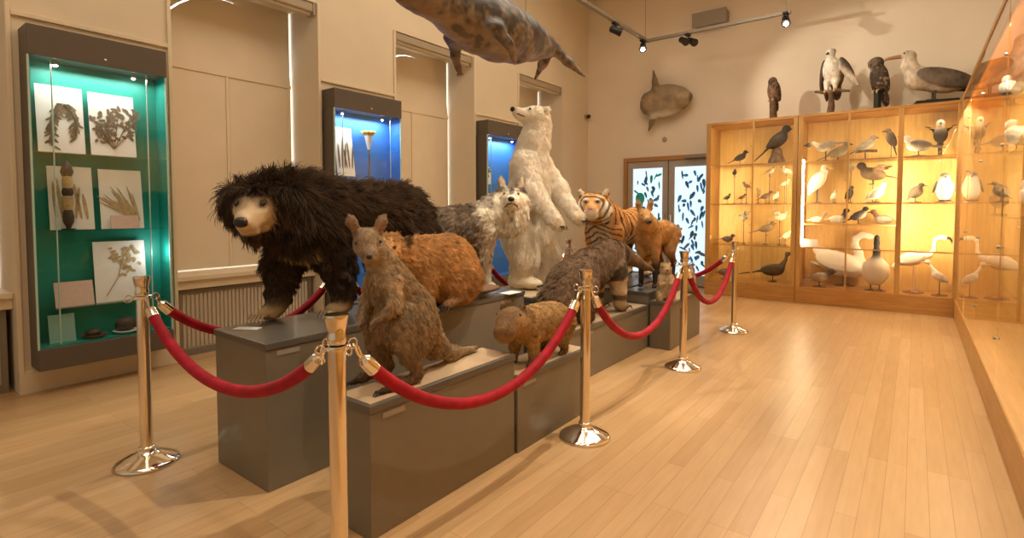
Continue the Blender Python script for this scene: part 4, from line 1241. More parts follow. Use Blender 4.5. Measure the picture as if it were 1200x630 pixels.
# ---- polar bear -----------------------------------------------------------------
def make_polar():
    w = (.93, .87, .76); y = (.85, .75, .58); sh = (.66, .55, .40)
    P = [E((-.03, 0, .50), (.215, .235, .24), w, .1), E((.0, 0, .76), (.205, .225, .26), w, .1), E((.02, 0, 1.03), (.175, .215, .20), w, .1), E((.03, 0, 1.17), (.14, .165, .13), w, .08)]
    P += chain([(.03, 0, 1.20), (.06, .0, 1.33), (.08, .01, 1.46)], [.150, .132, .116], w, .06)
    P += [C((.0, -.13, .45), (.06, -.16, .25), .175, .125, w, .08), C((.06, -.16, .25), (.0, -.16, .07), .12, .095, w, .05), E((.08, -.17, .05), (.165, .095, .055), y, .04)]
    P += [C((.03, .13, .45), (.14, .15, .25), .165, .115, w, .08), C((.14, .15, .25), (.12, .15, .07), .11, .085, w, .05), E((.20, .155, .05), (.155, .085, .055), y, .04)]
    P += [C((.05, -.18, 1.12), (.18, -.215, .86), .105, .095, w, .07), C((.18, -.215, .86), (.34, -.18, .66), .092, .066, w, .05), E((.385, -.175, .61), (.085, .062, .055), y, .03, (0, 40, 0))]
    P += [C((.05, .18, 1.12), (.20, .215, .89), .10, .09, w, .07), C((.20, .215, .89), (.36, .19, .70), .088, .064, w, .05), E((.41, .185, .65), (.085, .062, .055), y, .03, (0, 40, 0))]
    H = [E((0, 0, 0), (.115, .100, .095), w, .05), C((.05, 0, -.012), (.20, 0, -.016), .072, .046, w, .05), C((.06, 0, -.045), (.18, 0, -.052), .042, .028, w, .03)]
    H += both([E((-.055, .082, .075), (.022, .030, .032), w, .02)])
    M = frame(-128, 14); hc = np.array((.085, .012, 1.56))
    P += place(H, M, hc)
    def colf(V, col, N):
        low = smooth(.5, .15, V[:, 2])
        col = mixc(col, (.80, .66, .45), .45 * low)
        col = mixc(col, (.85, .74, .55), .30 * np.clip(vnoise(V, 5) + .2, 0, 1))
        return col
    sk = sculpt('polar_bear', P, M_HIDE, .014, .02, colf, lump=.006, lscale=18)
    o = sk[0]
    def lenf(V, N):
        q = (V - hc) @ M
        face = smooth(.02, .09, q[:, 0]) * (np.linalg.norm(q, axis=1) < .28)
        return (1 - .85 * face) * np.clip((V[:, 2] - .03) / .2, .2, 1)
    def combf(P_, N_):
        c = np.tile(np.array([0., 0, -.95]), (len(P_), 1))
        q = (P_ - hc) @ M
        hd = np.linalg.norm(q, axis=1) < .24
        c[hd] = M @ np.array([-.8, 0, -.2])
        return c
    fur(sk, 50000, .024, rand=.2, lift=.18, radius=.0012, clump=.35, nclump=2500, lenf=lenf, combf=combf, cvar=.06)
    bead('nose', o, hc + M @ np.array((.245, 0, -.002)), .032, M_NOSE, (.7, 1, .75), M)
    for s in (-1, 1): bead('eye', o, onskin(sk, hc + M @ np.array((.098, s * .056, .035)), .001), .0105, M_EYE)
    ml = [hc + M @ np.array(p) for p in ((.13, -.052, -.048), (.20, -.040, -.038), (.235, 0, -.034), (.20, .040, -.038), (.13, .052, -.048))]
    MB().tube([Vector(p) for p in ml], .006, 6).build('mouth_line', M_NOSE, o, True)
    for c, yw in (((.45, -.175, .565), 0), ((.475, .185, .605), 0)): claws(o, c, 5, .3, .030, .007, M_PAD, yaw=yw, width=.08, down=1.1)
    for c in ((.235, -.17, .035), (.345, .155, .035)): claws(o, c, 5, .3, .05, .009, M_PAD, width=.12)
    return o
animal(make_polar(), (-2.875, 4.04, .640), 4, 'white polar bear standing upright with forepaws hanging and head turned aside', 'bear')

# ---- tiger -------------------------------------------------------------------------
def make_tiger():
    og = (.66, .34, .11); lt = (.80, .68, .50); dk = (.03, .02, .014)
    P = [E((-.50, 0, .62), (.27, .185, .205), og, .1), E((-.1, 0, .60), (.36, .19, .19), og, .1), E((.28, 0, .62), (.26, .19, .235), og, .1)]
    P += chain([(.38, 0, .68), (.52, .0, .76), (.62, .02, .80)], [.185, .155, .14], og, .08)
    P += both([C((.36, .12, .55), (.38, .12, .30), .11, .075, og, .06), C((.38, .12, .30), (.38, .12, .08), .072, .058, og, .03), E((.43, .12, .045), (.10, .07, .048), lt, .03)])
    P += both([C((-.52, .12, .58), (-.42, .125, .36), .15, .09, og, .06), C((-.42, .125, .36), (-.60, .125, .22), .085, .055, og, .04), C((-.60, .125, .22), (-.56, .125, .06), .052, .05, og, .03), E((-.51, .125, .04), (.10, .065, .042), lt, .03)])
    P += chain([(-.70, 0, .66), (-.90, .0, .45), (-1.02, .02, .22), (-1.15, .04, .16)], [.05, .04, .035, .03], og, .05)
    H = [E((0, 0, 0), (.125, .140, .130), og, .05), C((.07, 0, -.035), (.155, 0, -.05), .082, .064, lt, .045), C((.06, 0, .03), (.16, 0, -.02), .055, .038, og, .03), E((.10, 0, -.115), (.06, .055, .04), lt, .03)]
    H += both([E((-.01, .115, -.055), (.06, .045, .075), lt, .04), E((.165, .032, -.072), (.038, .036, .032), lt, .02), E((.02, .13, -.05), (.05, .04, .09), lt, .03), C((-.035, .105, .085), (-.045, .132, .130), .036, .030, og, .02)])
    M = frame(20, -4); hc = np.array((.72, .03, .845))
    P += place(H, M, hc)
    def colf(V, col, N):
        q = (V - hc) @ M; n_ = N @ M
        inh = (np.linalg.norm(q, axis=1) < .235) & (q[:, 0] > -.10)
        under = smooth(-.15, -.65, N[:, 2]) * (V[:, 2] > .3)
        col = mixc(col, lt, .8 * under)
        chest = smooth(.3, .8, N[:, 0]) * (np.abs(V[:, 1]) < .11) * (V[:, 0] > .3)
        col = mixc(col, (.80, .68, .50), .85 * chest)
        f = V[:, 0] * 62 + 2.2 * vnoise(V, 5) + 6 * np.abs(V[:, 1]) + 3.5 * V[:, 2]
        st = smooth(.50, .78, np.sin(f) + .35 * vnoise(V, 14, 5)) * smooth(.16, .34, V[:, 2])
        g = V[:, 2] * 95 + 40 * np.abs(V[:, 1]) + 3.5 * vnoise(V, 8, 2)
        st2 = smooth(.45, .75, np.sin(g)) * (N[:, 0] > .45) * (V[:, 0] > .25)
        legs = smooth(.5, .8, np.sin(V[:, 2] * 60 + 2 * vnoise(V, 9, 3))) * (V[:, 2] < .42)
        st = np.where(N[:, 0] > .45, st2, st); st = np.where(V[:, 2] < .42, legs * .8, st)
        col = mixc(col, dk, .93 * st * (~inh))
        # face
        ch = np.tile(np.array(og), (len(V), 1))
        muz = np.clip(np.exp(-((q[:, 0] - .15) ** 2 / .008 + q[:, 1] ** 2 / .0055 + (q[:, 2] + .09) ** 2 / .0032)) * 1.8, 0, 1)
        ch = mixc(ch, (.93, .88, .78), muz)
        eye = np.clip(np.exp(-((np.abs(q[:, 1]) - .060) ** 2 / .0006 + (q[:, 2] - .066) ** 2 / .0003)) * 1.2, 0, 1) * (q[:, 0] > .03)
        ch = mixc(ch, (.93, .88, .76), eye)
        cheek = smooth(.075, .10, np.abs(q[:, 1])) * smooth(.05, .02, q[:, 2])
        ch = mixc(ch, (.92, .85, .72), .95 * cheek)
        br = np.linalg.norm(np.stack([q[:, 1] * .85, q[:, 2] - .0], 1), axis=1)
        fs = smooth(.2, .6, np.sin(br * 150 + 2.5 * vnoise(V, 12, 4))) * smooth(.065, .085, br)
        lid = np.clip(1.5 * np.exp(-((np.abs(q[:, 1]) - .056) ** 2 / .0007 + (q[:, 2] - .036) ** 2 / .00025)), 0, 1) * (q[:, 0] > .05)
        fs = np.maximum(fs, lid)
        fs = fs * (1 - muz)
        ch = mixc(ch, dk, .85 * fs)
        fh = smooth(.5, .8, np.sin(q[:, 2] * 240)) * (q[:, 2] > .07) * (np.abs(q[:, 1]) < .04)
        ch = mixc(ch, dk, .8 * fh)
        eb = (q[:, 2] > .10) & (np.abs(q[:, 1]) > .075)
        ch = np.where((eb & (n_[:, 0] < .2))[:, None], np.array(dk)[None], ch)
        ch = np.where((eb & (n_[:, 0] > .4))[:, None], np.array((.62, .5, .36))[None], ch)
        return np.where(inh[:, None], ch, col)
    sk = sculpt('tiger', P, M_HIDE, .0105, .014, colf, lump=.003, lscale=22)
    o = sk[0]
    def lenf(V, N):
        q = (V - hc) @ M
        face = (np.linalg.norm(q, axis=1) < .2) & (q[:, 0] > .0)
        return np.where(face, .25, 1.) * np.clip((V[:, 2] - .02) / .1, .3, 1)
    fur(sk, 44000, .014, comb=(-.8, 0, -.35), rand=.2, lift=.18, radius=.001, clump=.2, nclump=2000, lenf=lenf, cvar=.15)
    bead('nose', o, hc + M @ np.array((.205, 0, -.032)), .026, mat('tiger_nose', (.42, .16, .11), .45), (.6, 1.1, .8), M)
    for s in (-1, 1): bead('eye', o, onskin(sk, hc + M @ np.array((.112, s * .056, .036)), .001), .011, M_EYE)
    return o
animal(make_tiger(), (-2.655, 5.50, .554), -88, 'striped orange tiger facing us behind the anteater', 'tiger')

# ---- giant anteater --------------------------------------------------------------------
def make_anteater():
    g = (.17, .105, .062); dk = (.06, .04, .027); lt = (.55, .43, .29)
    P = [E((-.36, 0, .30), (.20, .17, .22), g, .1), E((-.08, 0, .40), (.27, .16, .19), g, .1), E((.22, 0, .45), (.19, .15, .19), g, .09)]
    P += chain([(.30, 0, .50), (.46, -.02, .50), (.58, -.04, .475)], [.15, .105, .078], g, .06)
    P += chain([(.56, -.04, .475), (.72, -.075, .42), (.88, -.11, .355), (1.0, -.135, .31)], [.075, .052, .035, .020], g, .04)
    P += both([E((.50, .06, .555), (.02, .012, .028), dk, .012)])
    P += both([C((.26, .105, .40), (.28, .115, .20), .085, .068, lt, .05), C((.28, .115, .20), (.30, .115, .07), .066, .058, lt, .03), E((.335, .115, .04), (.085, .06, .042), dk, .03)])
    P += both([C((-.36, .10, .30), (-.32, .12, .16), .13, .085, g, .05), C((-.32, .12, .16), (-.36, .12, .06), .08, .06, g, .03), E((-.31, .12, .038), (.09, .058, .04), dk, .03)])
    P += chain([(-.48, 0, .34), (-.60, 0, .20), (-.68, .02, .07)], [.12, .115, .05], g, .07)
    def colf(V, col, N):
        d = V[:, 2] - (.56 - .55 * (V[:, 0] * -1 + .30))       # the slanting shoulder band
        s = (.30 - V[:, 0]) * .8 + (V[:, 2] - .36)
        band = smooth(.10, .06, np.abs(s - .06)) * (V[:, 0] > -.1) * (V[:, 2] > .28) * (V[:, 0] < .45)
        edge = .7 * smooth(.020, .008, np.abs(s - .17)) * (V[:, 0] > -.2) * (V[:, 2] > .3) * (V[:, 0] < .45)
        col = mixc(col, dk, .85 * band); col = mixc(col, (.45, .34, .23), .7 * edge)
        wr = smooth(.035, .02, np.abs(V[:, 2] - .13)) * (V[:, 0] > .1)
        col = mixc(col, dk, .85 * wr)
        return col * (1 + .2 * vnoise(V, 18))[:, None]
    sk = sculpt('giant_anteater', P, M_HIDE, .011, .015, colf, lump=.005, lscale=22)
    o = sk[0]
    def lenf(V, N):
        hd = smooth(.40, .56, V[:, 0])
        tail = smooth(-.48, -.6, V[:, 0])
        return (1 - .88 * hd) * (1 + 1.2 * tail) * np.clip((V[:, 2] - .02) / .15, .1, 1) * np.where((V[:, 0] > .15) & (V[:, 2] < .3), .35, 1)
    fur(sk, 40000, .022, comb=(-.85, 0, -.5), rand=.22, lift=.14, radius=.001, clump=.35, nclump=2200, lenf=lenf, cvar=.22)
    for s in (-1, 1):
        bead('eye', o, (.635, -.055 + s * .052, .475), .009, M_EYE)
        claws(o, (.40, s * .115, .03), 3, .3, .06, .010, M_PAD, width=.07)
    bead('nose', o, (1.016, -.138, .304), .016, M_NOSE)
    return o
animal(make_anteater(), (-2.235, 4.12, .428), 90, 'dark brown giant anteater with long down-pointing snout and pale forelegs', 'anteater')

# ---- maned wild dog ---------------------------------------------------------------------
def make_dog():
    g = (.60, .35, .14); dk = (.045, .028, .018); lt = (.62, .45, .26)
    P = [E((-.25, 0, .56), (.19, .105, .125), g, .08), E((.0, 0, .56), (.22, .105, .12), g, .08), E((.18, 0, .55), (.14, .105, .15), g, .07)]
    P += chain([(.22, 0, .60), (.32, .02, .67), (.37, .03, .72)], [.105, .085, .07], g, .05)
    P += both([C((.20, .07, .50), (.20, .075, .30), .062, .036, g, .04), C((.20, .075, .30), (.205, .075, .04), .034, .024, dk, .02), E((.225, .075, .018), (.042, .028, .02), dk, .015)])
    P += both([C((-.30, .07, .54), (-.22, .075, .36), .10, .055, g, .05), C((-.22, .075, .36), (-.37, .075, .23), .05, .028, (.24, .12, .05), .03), C((-.37, .075, .23), (-.34, .075, .04), .027, .022, dk, .02), E((-.315, .075, .018), (.042, .028, .02), dk, .015)])
    P += chain([(-.42, 0, .60), (-.50, 0, .46), (-.50, 0, .34)], [.04, .055, .025], g, .04)
    H = [E((0, 0, 0), (.075, .062, .062), g, .03), C((.04, 0, -.012), (.155, 0, -.03), .040, .024, g, .03), C((.05, 0, -.035), (.13, 0, -.045), .025, .016, lt, .02)]
    for s in (-1, 1): H += [C((-.025, s * .042, .045), (-.035, s * .062, .115), .024, .026, g, .02), C((-.035, s * .062, .115), (-.035, s * .072, .165), .026, .006, (.12, .07, .04), .015)]
    M = frame(38, -10); hc = np.array((.42, .04, .745))
    P += place(H, M, hc)
    def colf(V, col, N):
        mane = smooth(.3, .7, N[:, 2] - .7 * N[:, 0] * 0) * (V[:, 0] > .08) * (V[:, 0] < .37) * (V[:, 2] > .60) * smooth(.06, .03, np.abs(V[:, 1] - .02))
        col = mixc(col, dk, .9 * mane)
        q = (V - hc) @ M
        mz = smooth(.10, .14, q[:, 0]) * (np.linalg.norm(q, axis=1) < .2)
        col = mixc(col, (.07, .045, .03), .8 * mz)
        return col * (1 + .15 * vnoise(V, 20))[:, None]
    sk = sculpt('wild_dog', P, M_HIDE, .010, .013, colf, lump=.003, lscale=25)
    o = sk[0]
    def lenf(V, N):
        q = (V - hc) @ M
        return np.where(np.linalg.norm(q, axis=1) < .19, .05, 1.) * np.clip((V[:, 2] - .1) / .3, .15, 1)
    fur(sk, 30000, .020, comb=(-.8, 0, -.5), rand=.22, lift=.2, radius=.0009, clump=.3, nclump=1600, lenf=lenf, cvar=.2)
    fur(sk, 8000, .007, rand=.12, lift=.45, radius=.0006, clump=0, nclump=300, lenf=lambda V, N: (np.linalg.norm((V - hc) @ M, axis=1) < .195) * 1., combf=lambda P_, N_: np.tile(M @ np.array([-.9, 0, .1]), (len(P_), 1)), cvar=.15, droop=0)
    bead('nose', o, hc + M @ np.array((.180, 0, -.024)), .015, M_NOSE)
    for s in (-1, 1): bead('eye', o, onskin(sk, hc + M @ np.array((.052, s * .036, .02)), .001), .009, M_AMBER)
    return o
animal(make_dog(), (-2.195, 5.42, .545), -88, 'reddish long-legged wild dog with dark mane and legs on the raised block', 'wild dog')

# ---- capybara -------------------------------------------------------------------------------
def make_capybara():
    g = (.43, .265, .11); lt = (.58, .36, .14); dk = (.15, .085, .04)
    P = [E((-.13, 0, .225), (.205, .115, .108), g, .08), E((.06, 0, .225), (.17, .105, .100), g, .08)]
    P += chain([(.14, 0, .235), (.225, .005, .265)], [.098, .080], g, .05)
    P += both([C((.12, .065, .18), (.125, .068, .09), .048, .030, lt, .03), C((.125, .068, .09), (.135, .068, .02), .028, .022, (.25, .145, .06), .02), E((.15, .068, .013), (.036, .024, .014), dk, .012)])
    P += both([C((-.22, .07, .19), (-.18, .075, .10), .075, .042, g, .04), C((-.18, .075, .10), (-.22, .075, .03), .036, .024, (.25, .145, .06), .02), E((-.19, .075, .013), (.045, .024, .014), dk, .012)])
    H = [E((0, 0, 0), (.080, .062, .064), g, .03), C((.03, 0, -.006), (.105, 0, -.018), .056, .047, (.27, .155, .065), .04), E((.115, 0, -.030), (.032, .044, .038), (.23, .13, .06), .03)]
    H += both([E((-.055, .052, .052), (.017, .011, .020), dk, .010)])
    M = frame(24, -6); hc = np.array((.275, .01, .283))
    H = sc(H, 1.16)
    P += place(H, M, hc)
    def colf(V, col, N):
        col = col * (1 + .2 * vnoise(V, 22) + .12 * vnoise(V, 60, 2))[:, None]
        col = mixc(col, (.52, .32, .11), .6 * smooth(.1, -.7, N[:, 2]) * (V[:, 2] > .08))
        q = (V - hc) @ M
        top = smooth(.2, .8, N[:, 2]) * (np.linalg.norm(q, axis=1) < .16)
        return mixc(col, (.16, .09, .045), .7 * top)
    sk = sculpt('capybara', P, M_HIDE, .0085, .011, colf, lump=.002, lscale=30)
    o = sk[0]
    def lenf(V, N):
        q = (V - hc) @ M
        return np.where(np.linalg.norm(q - np.array([.06, 0, 0]), axis=1) < .13, .05, 1.) * np.clip((V[:, 2] - .015) / .1, .2, 1)
    fur(sk, 32000, .012, comb=(-.9, 0, -.35), rand=.22, lift=.14, radius=.0008, clump=.3, nclump=2000, lenf=lenf, cvar=.32)
    fur(sk, 9000, .0055, rand=.12, lift=.45, radius=.0005, clump=0, nclump=300, lenf=lambda V, N: (np.linalg.norm((V - hc) @ M - np.array([.06, 0, 0]), axis=1) < .135) * 1., combf=lambda P_, N_: np.tile(M @ np.array([-.9, 0, -.1]), (len(P_), 1)), cvar=.2, droop=0)
    for s in (-1, 1):
        bead('eye', o, onskin(sk, hc + M @ np.array((.022, s * .064, .040)), .001), .009, M_EYE)
        bead('nostril', o, hc + M @ np.array((.174, s * .016, -.014)), .006, M_NOSE)
    ml = [hc + M @ np.array(p) for p in ((.116, -.056, -.056), (.162, -.030, -.053), (.174, 0, -.050), (.162, .030, -.053), (.116, .056, -.056))]
    MB().tube([Vector(p) for p in ml], .003, 6).build('mouth_line', M_NOSE, o, True)
    return o
animal(make_capybara(), (-1.835, 2.66, .434), -90, 'small golden-brown capybara standing on the lowest grey plinth', 'capybara')

# ---- two small upright mammals on the corner plinth ------------------------------------------------
def make_upright(name, s, g, belly, dkface, tail=True):
    P = [E((-.01, 0, .09), (.065, .06, .085), g, .04), E((.0, 0, .17), (.052, .05, .075), g, .04)]
    P += both([E((.02, .045, .045), (.05, .026, .04), g, .02), C((.0, .05, .012), (.06, .05, .012), .012, .012, dkface, .01), C((.02, .04, .18), (.05, .04, .13), .018, .013, g, .015), C((.05, .04, .13), (.07, .022, .145), .012, .009, g, .01)])
    H = [E((.0, 0, .255), (.042, .038, .038), g, .03), C((.02, 0, .25), (.06, 0, .243), .027, .016, belly, .02)]
    H += both([E((-.012, .032, .285), (.009, .008, .012), g, .008)])
    P += H
    if tail: P += chain([(-.06, 0, .04), (-.12, 0, .02), (-.20, .02, .018)], [.024, .018, .010], g, .03)
    P = sc(P, s)
    def colf(V, col, N):
        return mixc(col, belly, .85 * smooth(.1, .6, N[:, 0]) * (V[:, 2] < .24 * s)) * (1 + .15 * vnoise(V, 40))[:, None]
    sk = sculpt(name, P, M_HIDE, .0065 * max(s, .8), .008, colf)
    o = sk[0]
    fur(sk, 7000, .014 * s, comb=(-.4, 0, -.7), rand=.2, lift=.3, radius=.0008, clump=.3, nclump=400)
    bead('nose', o, (.077 * s, 0, .246 * s), .007 * s, M_NOSE)
    for q in (-1, 1): bead('eye', o, (.028 * s, q * .030 * s, .265 * s), .0065 * s, M_EYE)
    return o
p = at(789, 356, Z=.463)
animal(make_upright('marmot', 1.25, (.50, .36, .20), (.62, .48, .30), (.2, .12, .07)), (-1.925, 5.02, .463), -60, 'small sandy marmot sitting upright on the corner plinth behind a rope', 'marmot')
animal(make_upright('stoat', .95, (.16, .07, .035), (.68, .56, .42), (.08, .04, .02)), (-1.885, 5.62, .463), -70, 'small dark brown stoat with pale chest at the far end of the corner plinth', 'stoat')

# ---- hanging seal ---------------------------------------------------------------------------------
def make_seal():
    g = (.15, .112, .080)
    xs = [.98, .86, .70, .50, .25, 0, -.25, -.50, -.70, -.84]
    zs = [-.02, .0, .01, .0, -.01, -.01, .0, .015, .03, .04]
    rs = [.085, .115, .135, .185, .235, .245, .215, .155, .100, .065]
    P = [C((xs[i], 0, zs[i]), (xs[i + 1], 0, zs[i + 1]), rs[i], rs[i + 1], g, .06) for i in range(len(xs) - 1)]
    P += [C((.98, 0, -.035), (1.06, 0, -.05), .075, .058, g, .05)]
    P += both([E((.32, .22, -.12), (.10, .06, .05), g, .06), C((.30, .225, -.12), (.23, .275, -.22), .050, .042, g, .05), E((.19, .295, -.28), (.042, .026, .10), g, .04, (0, 28, 0))])
    for s in (-1, 1):
        e = np.array((-1.12, .20, -.20) if s > 0 else (-.90, -.24, -.20)); b0 = np.array((-.84, s * .03, .03))
        P += [C(b0, b0 * .55 + e * .45, .052, .046, (.20, .13, .085), .04), C(b0 * .55 + e * .45, e, .046, .014, (.20, .13, .085), .03)]
    def colf(V, col, N):
        n1 = vnoise(V, 5.5) + .8 * vnoise(V, 12, 2) + .5 * vnoise(V, 26, 3)
        n1 = vnoise(V, 8) + .9 * vnoise(V, 17, 2) + .7 * vnoise(V, 36, 3)
        dark = smooth(-.15, .25, n1 + .5 * N[:, 2] + .12)
        light = smooth(.35, .8, -n1 - .2 * N[:, 2])
        col = mixc(col, (.040, .032, .028), .88 * dark)
        col = mixc(col, (.34, .26, .18), .6 * light)
        bel = smooth(-.45, -.95, N[:, 2]) * (np.abs(V[:, 1]) < .22)
        col = mixc(col, (.40, .28, .17), .6 * bel * (1 - .6 * dark))
        hd = smooth(.74, .9, V[:, 0])
        col = mixc(col, (.20, .12, .07), .45 * hd)
        ey = np.exp(-((V[:, 0] - .90) ** 2 + (np.abs(V[:, 1]) - .10) ** 2 + (V[:, 2] - .055) ** 2) / .0030)
        col = mixc(col, (.42, .20, .06), np.clip(ey, 0, 1) * .9)
        fl = smooth(-.9, -1.0, V[:, 0]) + (V[:, 2] < -.24)
        return mixc(col, (.22, .14, .09), .6 * np.clip(fl, 0, 1))
    sk = sculpt('grey_seal', P, M_SEALSKIN, .013, .02, colf, lump=.003, lscale=15)
    o = sk[0]
    bead('nose', o, (1.115, 0, -.035), .022, M_NOSE, (.6, 1.2, .7))
    for s in (-1, 1):
        bead('eye', o, (.955, s * .083, .035), .02, M_EYE)
        claws(o, (.155, s * .305, -.355), 5, .3, .02, .005, M_PAD, yaw=180, width=.05, down=.9)
    for x in (.45, -.4): MB().tube([(x, 0, .18), (x, 0, ZC - 2.87)], .003, 6).build('hanging_wire', M_DARKMETAL, o, True)
    return o
animal(make_seal(), (-2.85, 3.56, 2.87), -90, 'mottled grey seal hanging from the ceiling above the animals', 'seal')

# ---- sunfish on the wall ---------------------------------------------------------------------------
def make_sunfish():
    g = (.36, .26, .15); fin = (.20, .14, .085)
    P = [E((0, 0, 0), (.40, .085, .285), g, .05), E((.22, 0, .005), (.25, .075, .19), g, .08), C((.28, 0, .01), (.445, 0, .02), .12, .025, g, .08), E((-.33, 0, -.01), (.13, .035, .20), fin, .05)]
    P += [C((-.16, 0, .20), (-.19, 0, .38), .075, .055, fin, .04), C((-.19, 0, .38), (-.215, 0, .56), .050, .014, fin, .02)]
    P += [C((-.17, 0, -.20), (-.24, 0, -.36), .07, .050, fin, .04), C((-.24, 0, -.36), (-.29, 0, -.50), .046, .014, fin, .02)]
    for p in P:
        if p['t'] == 'c': pass
    P += [E((.10, -.095, -.0), (.06, .012, .032), fin, .02)]
    def colf(V, col, N):
        n = vnoise(V, 9) + .6 * vnoise(V, 22, 2)
        col = col * (1 + .25 * n)[:, None]
        up = smooth(.0, .28, V[:, 2])
        col = mixc(col, (.22, .155, .09), .55 * up)
        be = smooth(-.15, -.26, V[:, 2]) * (np.abs(V[:, 0]) < .32) * (V[:, 2] > -.30)
        col = mixc(col, (.74, .66, .54), .8 * be)
        mouth = smooth(.43, .455, V[:, 0])
        return mixc(col, (.06, .045, .03), .7 * mouth)
    sk = sculpt('ocean_sunfish', P, M_FISHSKIN, .011, .018, colf, lump=.003, lscale=25)
    o = sk[0]
    me = o.data                                   # fins are thin blades
    for v in me.vertices:
        f = min(1, max(0, (abs(v.co.z) - .26) / .06)); v.co.y *= 1 - .72 * f
    bead('eye', o, (.30, -.068, .045), .020, M_EYE)
    MB().tube([(0, .04, 0), (0, .19, 0)], .02, 8).build('wall_mount', M_DARKMETAL, o, True)
    return o
p = at(779, 118, Y=9.12)
o = animal(make_sunfish(), (p.x, 9.12, p.z), 0, 'round brown ocean sunfish with two tall fins mounted on the back wall', 'fish')
# ------------------------------------------------------------------ mounted birds
GB = 'mounted birds in the glass cabinets'
WH = (.80, .74, .64); OFF = (.62, .54, .42); GR = (.34, .31, .27); DKB = (.055, .042, .033); BRN = (.17, .10, .055); BLK = (.022, .019, .018); TAN = (.40, .28, .16); PNK = (.74, .42, .31)
def place_tag(o, loc, rz, label, group=GB, cat='bird'):
    o.location = loc; o.rotation_euler.z = R(rz)
    return tag(o, label, cat, group)
def legs_of(o, top, z, spread, m, n=2, r=.005, foot=.03, fx=.0):
    for s in ((-1, 1) if n == 2 else (0,)):
        y = s * spread
        MB().tube([(top[0], y, top[2]), (top[0] + fx, y, z + top[2] * 0 + .006)], r, 7).tube([(top[0] + fx, y, z + .006), (top[0] + fx + foot, y + foot * .35, z + .003)], r * .9, 6) \
            .tube([(top[0] + fx, y, z + .006), (top[0] + fx + foot, y - foot * .35, z + .003)], r * .9, 6).tube([(top[0] + fx, y, z + .006), (top[0] + fx - foot * .5, y, z + .003)], r * .9, 6).build('leg', m, o, True)
def beak_of(o, p, d, ln, r, m, hook=0., flat=1.):
    p = Vector(p); d = Vector(d).normalized()
    MB().tube([p - d * ln * .15, p + d * ln * .35, p + d * ln * .8 + Vector((0, 0, -hook * .3)), p + d * ln + Vector((0, 0, -hook))], [r, r * .8, r * .5, r * .12], 8).build('beak', m, o, True)
def disc_stand(o, r=.05, h=.012, m=None):
    MB().lathe([(r, 0), (r, h * .7), (r * .94, h)], 20).build('stand', m or M_STAND, o, True)
def log_stand(o, pts, rad):
    MB().tube(pts, rad, 10).build('perch_log', M_BARK, o, True)
def speck(V, amt, s): return (1 + amt * vnoise(V, s) + .8 * amt * vnoise(V * np.array([1, 1, .5]), s * 2.6, 4))[:, None].clip(.35, 2)

